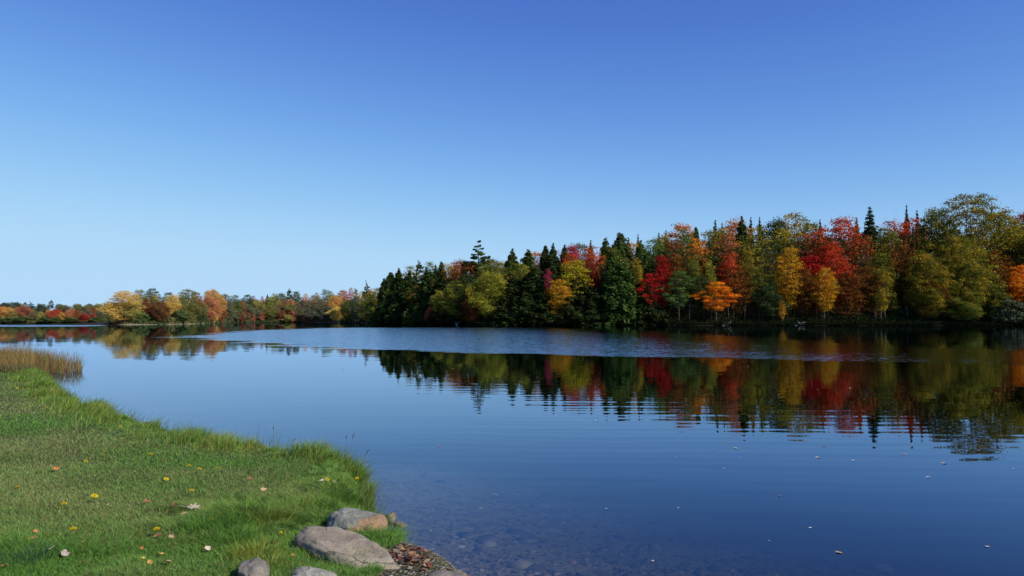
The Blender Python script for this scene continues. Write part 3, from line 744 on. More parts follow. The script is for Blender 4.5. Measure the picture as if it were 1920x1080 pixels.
ZW = {'right': 'right bank', 'mid': 'middle shore', 'cove': 'far left shore'}
ORD = ['first', 'second', 'third', 'fourth', 'fifth', 'sixth', 'seventh', 'eighth', 'ninth', 'tenth', 'eleventh', 'twelfth', 'thirteenth', 'fourteenth',
       'fifteenth', 'sixteenth', 'seventeenth', 'eighteenth', 'nineteenth', 'twentieth', 'twenty-first', 'twenty-second', 'twenty-third', 'twenty-fourth',
       'twenty-fifth', 'twenty-sixth', 'twenty-seventh', 'twenty-eighth']
HAND = {(900, 'pine'): 'lone spreading pine with open tiers standing above the rust and lime crowns',
        (1812, 'grand'): 'biggest golden green oak with domed crown, tallest tree of the right bank',
        (1798, 'grand'): 'olive gold oak low in front of the biggest domed oak',
        (1738, 'grand'): 'smaller gold and green oak low at the left foot of the biggest domed oak',
        (1755, 'grand'): 'olive oak on the left shoulder of the biggest domed oak',
        (1874, 'grand'): 'golden green oak on the right shoulder of the biggest domed oak',
        (232, 'grand'): 'big golden yellow tree at the left tip of the middle shore',
        (1577, 'full'): 'largest coral red tree, left of the tall dark spruce',
        (1628, 'spruce'): 'tall dark spruce between the largest red tree and pale twigs',
        (1341, 'layer'): 'bright orange layered maple low over the water among dark trunks',
        (1544, 'high'): 'amber maple hanging low in front of the big red trees',
        (1477, 'high'): 'amber maple in front, left of the big red trees',
        (1908, 'high'): 'bright orange maple low at the right edge of the photo',
        (1222, 'layer'): 'crimson layered maple low in front, right of the large pale-lit conifer',
        (1077, 'high'): 'bright yellow maple in front of the two coral red crowns',
        (1164, 'hemlock'): 'broad feathery green conifer reaching down to the water in mid bank',
        (1391, 'hemlock'): 'rounded deep green conifer on the skyline right of the rose crown',
        (687, 'pine'): 'small solitary pine above the skyline where the shores meet',
        (545, 'pine'): 'small dark pine standing above the middle distant shore',
        (97, 'pine'): 'tallest dark pine above the farthest left shore',
        (1046, 'full'): 'amber brown tree low in front under the yellow maple'}
def rowword(t):
    if t['kind'] == 'small': return 'low '
    if t['off'] > 25: return 'back '
    return 'front ' if t['off'] <= 5 else 'middle '
seen_key = {}
for t in sorted(TREES, key=lambda q: q['px']):
    kw = KINDWORD[t['kind']]
    k = (rowword(t), t['pal'], kw, t['zone'])
    seen_key.setdefault(k, []).append(t)
for k, L in seen_key.items():
    for i, t in enumerate(L):
        o = t['o']
        o['group'] = 'trees on the ' + ZW[t['zone']]
        hk = (t['px'], t['kind'])
        if hk in HAND:
            o['label'] = HAND[hk]; continue
        base = k[0] + k[1] + ' ' + k[2]
        others = [q for q in TREES if q['zone'] == t['zone'] and q is not t and not (q['pal'] == t['pal'] and q['kind'] == t['kind'])]
        nb = min(others, key=lambda q: abs(q['px'] - t['px']) + abs(q['top'] - t['top']) * 0.5)
        side = 'right of' if nb['px'] < t['px'] else 'left of'
        if len(L) == 1: lab = f"{base} on {ZW[t['zone']]}, {side} {nb['pal']} {KINDWORD[nb['kind']]}"
        else: lab = f"{base} on {ZW[t['zone']]}, {ORD[i]} from left, {side} {nb['pal']} one"
        if len(lab.split()) > 16: lab = f"{base} on {ZW[t['zone']]}" + (f", {ORD[i]} from left" if len(L) > 1 else '')
        o['label'] = lab

# ------------------------------------------------------------------ dense undergrowth and the wood behind, as masses
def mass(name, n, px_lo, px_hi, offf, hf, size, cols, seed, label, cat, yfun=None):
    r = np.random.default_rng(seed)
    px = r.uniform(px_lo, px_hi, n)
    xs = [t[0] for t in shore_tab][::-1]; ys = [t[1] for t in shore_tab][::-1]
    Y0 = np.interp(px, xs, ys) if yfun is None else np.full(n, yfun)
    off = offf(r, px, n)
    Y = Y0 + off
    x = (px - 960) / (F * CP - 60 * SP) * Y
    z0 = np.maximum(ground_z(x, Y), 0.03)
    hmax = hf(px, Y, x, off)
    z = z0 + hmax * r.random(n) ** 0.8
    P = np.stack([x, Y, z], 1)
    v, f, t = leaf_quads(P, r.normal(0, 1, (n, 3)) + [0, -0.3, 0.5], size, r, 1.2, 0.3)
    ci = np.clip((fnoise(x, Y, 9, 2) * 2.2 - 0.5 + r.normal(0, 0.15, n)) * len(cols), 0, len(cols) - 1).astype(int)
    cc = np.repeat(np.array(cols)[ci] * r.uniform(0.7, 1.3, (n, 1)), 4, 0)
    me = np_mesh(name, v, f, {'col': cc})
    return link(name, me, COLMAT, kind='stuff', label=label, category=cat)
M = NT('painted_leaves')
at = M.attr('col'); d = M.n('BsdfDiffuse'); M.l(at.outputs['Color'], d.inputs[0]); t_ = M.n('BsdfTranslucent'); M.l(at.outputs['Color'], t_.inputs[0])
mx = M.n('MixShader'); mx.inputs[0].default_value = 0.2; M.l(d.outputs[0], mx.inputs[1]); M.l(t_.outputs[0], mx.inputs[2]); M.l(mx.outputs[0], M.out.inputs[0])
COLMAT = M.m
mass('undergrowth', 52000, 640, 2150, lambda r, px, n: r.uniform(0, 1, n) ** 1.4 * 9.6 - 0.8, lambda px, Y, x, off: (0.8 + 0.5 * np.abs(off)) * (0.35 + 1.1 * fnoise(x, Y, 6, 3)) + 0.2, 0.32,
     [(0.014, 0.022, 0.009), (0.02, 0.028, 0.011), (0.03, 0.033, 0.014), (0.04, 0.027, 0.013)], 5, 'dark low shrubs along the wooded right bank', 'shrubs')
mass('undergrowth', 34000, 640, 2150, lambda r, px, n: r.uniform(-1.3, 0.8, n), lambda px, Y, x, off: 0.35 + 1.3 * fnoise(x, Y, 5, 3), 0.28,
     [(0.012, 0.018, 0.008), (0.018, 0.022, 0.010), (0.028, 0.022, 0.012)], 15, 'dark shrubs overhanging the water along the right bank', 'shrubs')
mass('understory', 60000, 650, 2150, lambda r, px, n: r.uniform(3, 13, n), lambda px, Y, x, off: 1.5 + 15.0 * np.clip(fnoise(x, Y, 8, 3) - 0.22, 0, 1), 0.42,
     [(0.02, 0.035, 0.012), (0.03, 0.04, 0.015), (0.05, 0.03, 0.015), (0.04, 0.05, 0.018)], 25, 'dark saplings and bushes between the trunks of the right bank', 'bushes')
mass('undergrowth', 26000, 206, 655, lambda r, px, n: r.uniform(0.5, 12, n), lambda px, Y, x, off: (0.4 + 0.33 * off) * (0.5 + 1.0 * fnoise(x, Y, 7, 3)), 0.5,
     [(0.07, 0.09, 0.035), (0.12, 0.13, 0.05), (0.16, 0.13, 0.06), (0.22, 0.09, 0.05)], 6, 'green shrubs along the middle distant shore', 'shrubs')
mass('undergrowth', 9000, -60, 204, lambda r, px, n: r.uniform(0.5, 12, n), lambda px, Y, x, off: (0.5 + 0.25 * off) * (0.5 + 1.0 * fnoise(x, Y, 7, 3)), 0.5,
     [(0.07, 0.09, 0.035), (0.12, 0.13, 0.05), (0.16, 0.13, 0.06)], 8, 'green shrubs along the farthest left shore', 'shrubs', 376)
top_px = [(640, 586), (700, 566), (740, 536), (800, 522), (900, 512), (1000, 498), (1100, 490), (1200, 474), (1300, 460), (1400, 448), (1500, 444), (1600, 440), (1700, 436), (1800, 435), (1900, 440), (2150, 430)]
def hback(px, Y, x, off):
    row = np.interp(px, [p[0] for p in top_px], [p[1] for p in top_px]) + 40 * (fnoise(x, Y, 7, 2) - 0.4)
    return np.maximum((600 - row) / F * Y - ground_z(x, Y), 1.0)
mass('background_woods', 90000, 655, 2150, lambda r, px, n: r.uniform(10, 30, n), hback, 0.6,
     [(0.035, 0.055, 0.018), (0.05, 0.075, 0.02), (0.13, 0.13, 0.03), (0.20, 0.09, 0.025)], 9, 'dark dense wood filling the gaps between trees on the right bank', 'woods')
def hmid(px, Y, x, off): return np.maximum((600 - 561 + 6 * (fnoise(x, Y, 6, 2) - .4)) / F * Y - ground_z(x, Y), 1.0)
mass('background_woods', 30000, 215, 690, lambda r, px, n: r.uniform(20, 40, n), hmid, 0.8,
     [(0.14, 0.15, 0.06), (0.20, 0.18, 0.07), (0.30, 0.16, 0.07), (0.18, 0.18, 0.08)], 10, 'olive wood filling the gaps on the middle distant shore', 'woods')
def hcov(px, Y, x, off): return np.maximum((600 - 578) / F * Y - ground_z(x, Y), 1.0)
mass('background_woods', 12000, -80, 215, lambda r, px, n: r.uniform(14, 28, n), hcov, 0.7,
     [(0.12, 0.13, 0.06), (0.18, 0.15, 0.07), (0.24, 0.14, 0.07)], 12, 'olive wood filling the gaps on the farthest left shore', 'woods', 376)

# pale trunks seen under the crowns of the right bank
TRUNKG = bark('grey_bark', (0.07, 0.065, 0.055), (0.16, 0.145, 0.12))
TR_PX = [(1292, 578), (1318, 574), (1333, 580), (1344, 572), (1357, 584), (1365, 576), (1374, 568), (1395, 580), (1404, 578), (1411, 582), (1422, 580), (1438, 576), (1449, 580), (1475, 582), (1530, 566), (1612, 565), (1640, 583), (1657, 584), (1234, 590), (1241, 592), (1246, 590), (1700, 584), (1730, 580)]
for i, (px, ty) in enumerate(TR_PX):
    xs = [t[0] for t in shore_tab][::-1]; ys = [t[1] for t in shore_tab][::-1]
    Yb = float(np.interp(px, xs, ys)) + random.uniform(3, 6)
    x = bearing_pt(px, Yb)[0]; z = gz(x, Yb); h = at_y(px, ty, Yb)[2] - z + 1.5
    lean = random.uniform(-0.35, 0.35)
    mb = MB(); mb.tube([(0, 0, -0.2), (lean * 0.3, 0, h * 0.5), (lean, 0, h)], [0.13, 0.11, 0.08], 7)
    for b in range(3):
        z0 = h * random.uniform(0.55, 0.95); dx = random.choice((-1, 1)) * random.uniform(0.5, 1.0)
        mb.tube([(lean * z0 / h, 0, z0), (lean * z0 / h + dx * 0.5, -0.2, z0 + 0.3), (lean * z0 / h + dx, -0.3, z0 + 0.9)], [0.05, 0.035, 0.012], 5)
    tt = sorted(TR_PX).index((px, ty))
    o = link('tree_trunk', mb.mesh('tree_trunk'), TRUNKG)
    o.location = (x, Yb, z)
    o['label'] = f"slim pale trunk at the foot of the right bank, {ORD[tt]} such trunk from the left"
    o['category'] = 'tree trunk'; o['group'] = 'pale trunks under the right bank trees'
def near_land(px, py):
    """photo bearing -> point on the real lawn surface"""
    z = 0.24
    for _ in range(4):
        x, y, _z = at_z(px, py, z); z = gz(x, y)
    return x, y, z

# ------------------------------------------------------------------ driftwood and dead branches on the far bank
def driftwood(px, py, wpx, label, seed):
    r = random.Random(seed)
    xs = [t[0] for t in shore_tab][::-1]; ys = [t[1] for t in shore_tab][::-1]
    Yb = float(np.interp(px, xs, ys)) - 0.6
    x = bearing_pt(px, Yb)[0]; L = wpx / F * Yb; z0 = max(0.05, (at_y(px, py, Yb)[2]))
    mb = MB()
    mb.tube([(-L / 2, 0, 0.0), (-L * 0.1, 0.1, 0.22), (L * 0.2, 0.1, 0.5), (L / 2, 0.3, 0.85)], [0.2, 0.19, 0.13, 0.04], 7)
    for k in range(5):
        s = r.uniform(-0.3, 0.4) * L
        mb.tube([(s, 0, 0.3), (s + r.uniform(-1, 1), -0.3, 0.7), (s + r.uniform(-1.8, 1.8), -0.4, r.uniform(0.6, 1.6))], [0.07, 0.05, 0.015], 5)
    o = link('driftwood', mb.mesh('driftwood'), PALE, label=label, category='driftwood', group='bleached wood at the foot of the right bank')
    o.location = (x, Yb, 0.02)
driftwood(1365, 605, 24, 'bleached fallen log at the waterline below the bright orange maple', 1)
driftwood(812, 603, 20, 'pale fallen branches at the waterline below the low rose bush', 2)
driftwood(1500, 592, 24, 'bleached fallen branches on the bank between the two low amber maples', 3)
driftwood(860, 605, 10, 'small pale log at the waterline below the yellow green tree', 4)

# ------------------------------------------------------------------ grass of the near shore
M = NT('grass_blades')
at = M.attr('col'); d = M.n('BsdfPrincipled', i_Roughness=0.55); d.inputs['Specular IOR Level'].default_value = 0.25
M.l(at.outputs['Color'], d.inputs['Base Color']); t_ = M.n('BsdfTranslucent'); M.l(at.outputs['Color'], t_.inputs[0])
mx = M.n('MixShader'); mx.inputs[0].default_value = 0.35; M.l(d.outputs[0], mx.inputs[1]); M.l(t_.outputs[0], mx.inputs[2]); M.l(mx.outputs[0], M.out.inputs[0])
GRASS = M.m

def blades(x, y, z, h, wd, lean, ldir, col, r, droop=0.35):
    """curved blades: 5 points, a quad and a triangle made as two quads"""
    n = len(x)
    ang = r.uniform(0, PI, n)
    ux, uy = np.cos(ang) * wd / 2, np.sin(ang) * wd / 2
    lx, ly = np.cos(ldir) * lean, np.sin(ldir) * lean
    def P(s, k):
        zz = z + h * (s - droop * s * s * lean / (h + 1e-6) * 0.6)
        bx = x + lx * s * s; by = y + ly * s * s
        return np.stack([bx + ux * k, by + uy * k, zz], 1)
    V = np.stack([P(0, -1), P(0, 1), P(0.5, -0.85), P(0.5, 0.85), P(1, -0.12), P(1, 0.12)], 1).reshape(-1, 3)
    b = np.arange(n)[:, None] * 6
    Fc = np.concatenate([b + np.array([[0, 1, 3, 2]]), b + np.array([[2, 3, 5, 4]])], 0)
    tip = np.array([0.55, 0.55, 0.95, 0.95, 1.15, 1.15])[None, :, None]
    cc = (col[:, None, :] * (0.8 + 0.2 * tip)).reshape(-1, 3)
    return V, Fc, cc

class Acc:
    def __init__(s): s.V = []; s.F = []; s.C = []; s.n = 0
    def add(s, V, Fc, Cc): s.V.append(V); s.F.append(Fc + s.n); s.C.append(Cc); s.n += len(V)
    def link(s, name, **p):
        me = np_mesh(name, np.vstack(s.V), np.vstack(s.F), {'col': np.vstack(s.C)})
        return link(name, me, GRASS, **p)

r = np.random.default_rng(21)
def screen_scatter(n, x0, x1, y0, y1, zg=0.24):
    px = r.uniform(x0, x1, n); py = r.uniform(y0, y1, n)
    dx, dy, dz = (px - 960) / F, CP - (540 - py) / F * SP, SP + (540 - py) / F * CP
    t = (zg - EYE.z) / dz
    return dx * t, dy * t
GREEN = np.array([0.115, 0.26, 0.035]); GREEN2 = np.array([0.14, 0.26, 0.045]); OLIVE = np.array([0.20, 0.27, 0.07]); STRAW = np.array([0.34, 0.27, 0.12]); BLUEG = np.array([0.08, 0.19, 0.06])
YEL = np.array([0.36, 0.38, 0.055])
def lawn_colour(x, y, n):
    p1 = fnoise(x, y, 2.6, 3); p2 = fnoise(x + 50, y, 0.5, 3)
    k = smooth((p1 - 0.42) / 0.22)[:, None]
    c = GREEN * (1 - k) + OLIVE * k
    k2 = smooth((p2 - 0.40) / 0.2)[:, None]
    c = c * (1 - 0.45 * k2) + GREEN2 * 0.45 * k2
    q = r.random(n)
    c = np.where((q < 0.05 + 0.14 * k[:, 0])[:, None], STRAW, c)
    c = np.where((q > 0.93)[:, None], BLUEG, c)
    return c * r.uniform(0.5, 1.75, (n, 1))
acc = Acc()
n = 620000
x, y = screen_scatter(n, -120, 960, 655, 1190)
x = x + r.normal(0, 0.03, n); y = y + r.normal(0, 0.05, n)
keep = (y > 2.6) & (y < 60); x, y = x[keep], y[keep]
sd = lake_sd(x, y); keep = sd > 0.03
# keep the gravel pocket and the rocks' tops bare
ROCKS = [(672, 985, .24, .22, -.35), (658, 1040, .41, .19, -.62), (474, 1085, .09, .16, .2), (580, 1092, .15, .09, -.3), (822, 1092, .19, .17, -.2)]
def in_rock(x, y, grow=1.0):
    m = np.zeros(len(x), bool)
    for rx, ry, a_, b_, th in ROCKS:
        cx, cy, _ = at_z(rx, ry, 0.26); dx, dy = x - cx, y - cy
        u = dx * math.cos(th) + dy * math.sin(th); v = -dx * math.sin(th) + dy * math.cos(th)
        m |= (u / a_ / grow) ** 2 + (v / b_ / grow) ** 2 < 1
    return m
gravel = (x > -0.80 + 0.25 * (fnoise(x, y, 0.3, 3) - 0.45)) & (y < 5.75) & (y > 4.55 + 0.5 * (fnoise(x, y, 0.4, 3) - 0.45))
keep &= ~gravel & ~in_rock(x, y, 1.0)
x, y, sd = x[keep], y[keep], sd[keep]
n = len(x); z = ground_z(x, y) - 0.004
D = np.hypot(x, y)
edge = 1 - smooth(sd / 0.75)
tuft = smooth((fnoise(x, y, 0.42, 3) - 0.50) / 0.12)
mown = 0.020 + 0.018 * fnoise(x, y, 0.9, 2) + 0.03 * tuft * smooth((9 - D) / 4)
cl = np.exp(-(((x + 2.05) / 0.55) ** 2 + ((y - 6.15) / 0.55) ** 2)) + 0.8 * np.exp(-(((x + 1.5) / 0.45) ** 2 + ((y - 7.3) / 0.8) ** 2)) + 0.5 * np.exp(-(((x + 3.6) / 0.35) ** 2 + ((y - 5.2) / 0.3) ** 2))
h = mown + 0.10 * edge ** 1.5 * smooth((fnoise(x + 9, y, 0.45, 3) - 0.38) / 0.2) + 0.12 * np.clip(cl, 0, 1) * smooth((fnoise(x, y + 3, 0.3, 2) - 0.25) / 0.3)
h *= r.uniform(0.55, 1.35, n)
wd = np.maximum(0.0032, D * 0.00052)
lean = h * r.uniform(0.2, 1.1, n)
wdir = fnoise(x, y, 0.7, 2) * 9
ldir = wdir + r.normal(0, 1.6, n)
fl_ = (np.clip(edge + cl, 0, 1) > 0.25)
ldir = np.where(fl_, fnoise(x + 31, y, 0.28, 2) * 22 + r.normal(0, 0.45, n), ldir); lean = np.where(fl_, h * r.uniform(0.5, 1.7, n), lean)
col = lawn_colour(x, y, n)
lush = np.clip(edge * 0.8 + cl, 0, 1)[:, None] * (r.random((n, 1)) < 0.8)
lg = GREEN * r.uniform(0.4, 1.5, (n, 1)) + np.array([0.20, 0.17, 0.03]) * r.random((n, 1)) ** 2
col = col * (1 - lush) + lg * lush
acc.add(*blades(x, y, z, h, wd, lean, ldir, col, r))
# long blades along the edge of the bank, leaning out over the water
n = 60000
sidx = r.integers(0, len(near_shore) - 6, n); tt = r.random(n)
NS = np.array(near_shore); seglen = np.hypot(*(NS[1:] - NS[:-1]).T); 
pr = seglen[5:] / np.maximum(NS[5:-1, 1], 4) ** 1.0; pr /= pr.sum()
sidx = 5 + r.choice(len(pr), n, p=pr)
p = NS[sidx] * (1 - tt[:, None]) + NS[sidx + 1] * tt[:, None]
dirn = NS[sidx + 1] - NS[sidx]; dirn /= np.hypot(*dirn.T)[:, None]
nrm_ = np.stack([dirn[:, 1], -dirn[:, 0]], 1)               # towards the water
back = r.gamma(1.6, 0.16, n)
q = p - nrm_ * back[:, None]
sd = lake_sd(q[:, 0], q[:, 1]); keep = (sd > -0.06) & (q[:, 1] > 6.3)
q = q[keep]; nn = nrm_[keep]; n = len(q); back = back[keep]
x, y = q.T; z = ground_z(x, y) - 0.005; D = np.hypot(x, y)
clump = smooth((fnoise(x, y, 0.42, 3) - 0.42) / 0.14)
h = (0.02 + 0.145 * clump) * r.uniform(0.5, 1.4, n) * (0.85 + 0.15 * np.clip(D / 10, 0, 1.6))
base_dir = np.arctan2(nn[:, 1], nn[:, 0])
ldir = base_dir + r.normal(0, 1.0, n)
col = GREEN * r.uniform(0.35, 1.4, (n, 1)) + np.array([0.16, 0.12, 0.02]) * r.random((n, 1)) ** 2
yl = (r.random(n) < 0.10 + 0.25 * smooth((fnoise(x + 5, y, 1.1, 2) - 0.42) / 0.12))
col = np.where(yl[:, None], YEL * r.uniform(0.6, 1.2, (n, 1)), col)
dr = r.random(n) < 0.06
col = np.where(dr[:, None], STRAW * 0.9, col)
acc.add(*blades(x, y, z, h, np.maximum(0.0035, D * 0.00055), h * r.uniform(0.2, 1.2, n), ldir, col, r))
# sparse long blades that stand up over the water
n = 1500
sidx = 5 + r.choice(len(pr), n, p=pr); tt = r.random(n)
p = NS[sidx] * (1 - tt[:, None]) + NS[sidx + 1] * tt[:, None]
x = p[:, 0] + r.normal(0, 0.06, n) - 0.05; y = p[:, 1] + r.normal(0, 0.06, n) - 0.08
k = (fnoise(x, y, 0.35, 2) > 0.4) & (y > 6.5); x, y = x[k], y[k]; n = len(x); D = np.hypot(x, y)
h = r.uniform(0.14, 0.34, n)
acc.add(*blades(x, y, ground_z(x, y), h, np.maximum(0.0035, D * 0.00045), h * r.uniform(0.1, 1.1, n), r.uniform(-1.2, 2.2, n), np.where(r.random((n, 1)) < 0.7, GREEN[None] * 0.5, STRAW[None] * 0.5), r))
# distinct yellow-green tufts
for cx, cy, cn, ch, cc in [(a1, b1, n1_, h1 * 0.8, c1 * 0.75) for a1, b1, n1_, h1, c1 in [(478, 1050, 260, 0.15, YEL), (505, 1075, 200, 0.13, YEL), (612, 1045, 200, 0.11, YEL * 0.8), (500, 985, 240, 0.16, YEL * 0.8), (560, 965, 220, 0.17, YEL * 0.7),
                           (530, 965, 200, 0.17, GREEN * 1.8), (380, 1000, 500, 0.15, GREEN * 1.3), (430, 1000, 500, 0.15, GREEN * 1.2), (440, 1020, 300, 0.14, GREEN * 1.3), (655, 1060, 220, 0.10, GREEN * 1.5),
                           (690, 1010, 140, 0.09, GREEN * 1.6), (668, 1000, 120, 0.10, GREEN * 1.5), (715, 1015, 90, 0.08, GREEN * 1.7), (20, 1040, 200, 0.14, GREEN * 1.5), (60, 1060, 260, 0.11, BLUEG * 1.2), (455, 970, 200, 0.15, GREEN * 1.6), (610, 958, 260, 0.13, GREEN * 1.1)]]:
    gx, gy, _ = at_z(cx, cy, 0.24)
    x = gx + r.normal(0, 0.075, cn); y = gy + r.normal(0, 0.085, cn)
    z = ground_z(x, y) - 0.005
    h = ch * r.uniform(0.5, 1.25, cn)
    ld = np.arctan2(y - gy, x - gx) + r.normal(0, 0.7, cn)
    acc.add(*blades(x, y, z, h, np.full(cn, 0.0045), h * r.uniform(0.2, 0.9, cn), ld, cc * r.uniform(0.6, 1.35, (cn, 1)), r))
acc.link('grass', kind='stuff', label='green mown lawn with longer blades along the edge of the near bank', category='grass')

# reeds in the shallows at the left
acc = Acc(); n = 46000
bx = r.uniform(-32, -13.7, n); by = r.uniform(23.5, 48, n)
px_ = 960 + bx / by * F
front = np.interp(px_, [-100, 0, 60, 100, 140, 150], [26.8, 26.8, 26.4, 26.3, 27.0, 28.0])
backl = np.interp(px_, [-100, 0, 60, 100, 140, 150], [46, 41, 37, 33, 29.5, 28])
keep = (by > front) & (by < backl) & (px_ < 143 + 6 * r.random(n))
ex = r.uniform(0, 1, 90); epx = 142 + ex * 14; eby = r.uniform(27.2, 29.5, 90)
bx = np.append(bx[keep], (epx - 960) / F * eby); by = np.append(by[keep], eby)
n = len(bx); z = np.maximum(ground_z(bx, by), -0.05) 
h = (0.60 + 0.40 * fnoise(bx, by, 3, 2)) * r.uniform(0.5, 1.15, n)
h *= np.interp(960 + bx / by * F, [0, 60, 120, 150], [0.8, 1.0, 0.9, 0.85])
RC = np.array([[0.34, 0.175, 0.06], [0.36, 0.22, 0.075], [0.26, 0.20, 0.05], [0.18, 0.20, 0.045], [0.28, 0.13, 0.05]])
ci = np.clip((fnoise(bx, by, 2.2, 2) * 1.6 + r.normal(0, 0.3, n)) * 4, 0, 4).astype(int)
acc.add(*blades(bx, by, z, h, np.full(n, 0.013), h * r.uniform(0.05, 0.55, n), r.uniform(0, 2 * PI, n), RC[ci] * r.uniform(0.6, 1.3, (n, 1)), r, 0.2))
# green marsh grass behind and brown sedge in front of the reeds
n = 9000
px_ = r.uniform(-60, 100, n); by = r.uniform(22.5, 29, n); bx = (px_ - 960) / F * by
keep = lake_sd(bx, by) > -0.15; bx, by = bx[keep], by[keep]; n = len(bx)
acc.add(*blades(bx, by, ground_z(bx, by), r.uniform(0.08, 0.28, n), np.full(n, 0.014), r.uniform(0.02, 0.15, n), r.uniform(0, 6.3, n),
                np.where(r.random((n, 1)) < 0.5, np.array([[0.13, 0.14, 0.04]]), np.array([[0.2, 0.14, 0.06]])) * r.uniform(0.6, 1.3, (n, 1)), r))
acc.link('reeds', kind='stuff', label='brown and olive reeds standing in the shallow water at the left', category='reeds')

# tall seed stems rising over the bank's edge, each a plant of its own
def matte(name, colr, rough=0.8, transl=0.0, var=None):
    M = NT(name)
    b = M.n('BsdfPrincipled', i_Roughness=rough); b.inputs['Specular IOR Level'].default_value = 0.25
    if var:
        tc = M.n('TexCoord'); no = M.noise(tc.outputs['Object'], var[1], 4)
        c = M.mix(M.ramp(no.outputs['Fac'], 0.35, 0.65), colr, var[0]); M.l(c, b.inputs['Base Color'])
    else: b.inputs['Base Color'].default_value = (*colr, 1)
    M.l(b.outputs[0], M.out.inputs[0]); return M.m
STEM = matte('dry_stem', (0.10, 0.11, 0.03)); HEADM = matte('seed_head', (0.06, 0.045, 0.03))
stems = [(512, 843, 798, 'tallest thin seed stem over the bank edge, dark head upright'), (535, 845, 822, 'thin seed stem leaning right beside the tallest one'),
         (556, 853, 838, 'short leaning seed stem between the two grassy points'), (646, 862, 815, 'thin upright seed stem over the right grassy point'),
         (655, 866, 812, 'thinnest seed stem at the right of the upright one'), (672, 870, 842, 'low seed stem leaning right near the end of the point')]
for i, (sx, by_, ty, lab) in enumerate(stems):
    gx, gy, _ = at_z(sx, by_ + 6, 0.2); zt = at_y(sx, ty, gy)[2]; z0 = gz(gx, gy)
    root = bpy.data.objects.new('seed_stem', None); root.location = (gx, gy, z0); C.objects.link(root)
    H = zt - z0; ln = [0.0, 0.12, 0.14, 0.02, 0.05, 0.12][i]
    mb = MB(); mb.tube([(0, 0, -0.02), (ln * 0.2, 0, H * 0.5), (ln * 0.7, 0, H * 0.88)], [0.0024, 0.002, 0.0014], 5); link('stem', mb.mesh('stem'), STEM, root)
    mb = MB(); mb.tube([(ln * 0.68, 0, H * 0.86), (ln * 0.8, 0, H * 0.93), (ln, 0, H)], [0.002, 0.006, 0.001], 5); link('seed_head', mb.mesh('seed_head'), HEADM, root)
    root['label'] = lab; root['category'] = 'grass stem'; root['group'] = 'seed stems along the near bank edge'

# ------------------------------------------------------------------ rocks
def rock_mat(name, ca, cb, rust=None, lich=(0.32, 0.31, 0.27), sc=1.0):
    M = NT(name); tc = M.n('TexCoord'); P = tc.outputs['Object']
    mp = M.n('Mapping'); mp.inputs['Scale'].default_value = (1, 1, 2.5); mp.inputs['Rotation'].default_value = (0.3, 0.2, 0.5); M.l(P, mp.inputs[0])
    n1 = M.noise(mp.outputs[0], 5 * sc, 8, 0.62, 0.6); n2 = M.noise(P, 60, 6, 0.7); n3 = M.noise(P, 16, 5, 0.65, 0.5)
    c = M.mix(M.ramp(n1.outputs['Fac'], 0.35, 0.65), ca, cb)
    c = M.mix(M.math('MULTIPLY', M.ramp(n3.outputs['Fac'], 0.56, 0.66), 0.7), c, lich)
    c = M.mix(M.math('MULTIPLY', M.ramp(n2.outputs['Fac'], 0.5, 0.7), 0.45), c, (0.07, 0.065, 0.055))
    wv_ = M.n('TexWave'); wv_.wave_type = 'BANDS'; wv_.inputs['Scale'].default_value = 1.1; wv_.inputs['Distortion'].default_value = 14.0; wv_.inputs['Detail'].default_value = 5.0; wv_.inputs['Detail Scale'].default_value = 1.6
    M.l(mp.outputs[0], wv_.inputs['Vector'])
    crk = M.math('MULTIPLY', M.math('SUBTRACT', 1.0, M.ramp(wv_.outputs['Fac'], 0.0, 0.05)), M.ramp(n1.outputs['Fac'], 0.45, 0.55))
    c = M.mix(M.math('MULTIPLY', crk, 0.55), c, (0.06, 0.055, 0.045))
    if rust:
        s = M.n('SeparateXYZ'); M.l(P, s.inputs[0])
        m = M.math('ADD', M.math('MULTIPLY', s.outputs[0], 6.5), M.math('MULTIPLY', s.outputs[1], -1.5))
        m = M.math('ADD', m, M.math('MULTIPLY', n1.outputs['Fac'], 1.2))
        c = M.mix(M.math('MULTIPLY', M.ramp(m, rust, rust + 0.25), 0.8), c, M.mix(M.ramp(n3.outputs['Fac'], 0.35, 0.65), (0.36, 0.20, 0.09), (0.24, 0.15, 0.085)))
    b = M.n('BsdfPrincipled', i_Roughness=0.9); b.inputs['Specular IOR Level'].default_value = 0.2
    M.l(c, b.inputs['Base Color'])
    bp = M.n('Bump'); bp.inputs['Strength'].default_value = 1.0; bp.inputs['Distance'].default_value = 0.012
    hh = M.math('ADD', n2.outputs['Fac'], M.math('MULTIPLY', n1.outputs['Fac'], 1.5)); hh = M.math('ADD', hh, M.math('MULTIPLY', crk, -0.6)); M.l(hh, bp.inputs['Height']); M.l(bp.outputs[0], b.inputs['Normal'])
    M.l(b.outputs[0], M.out.inputs[0]); return M.m

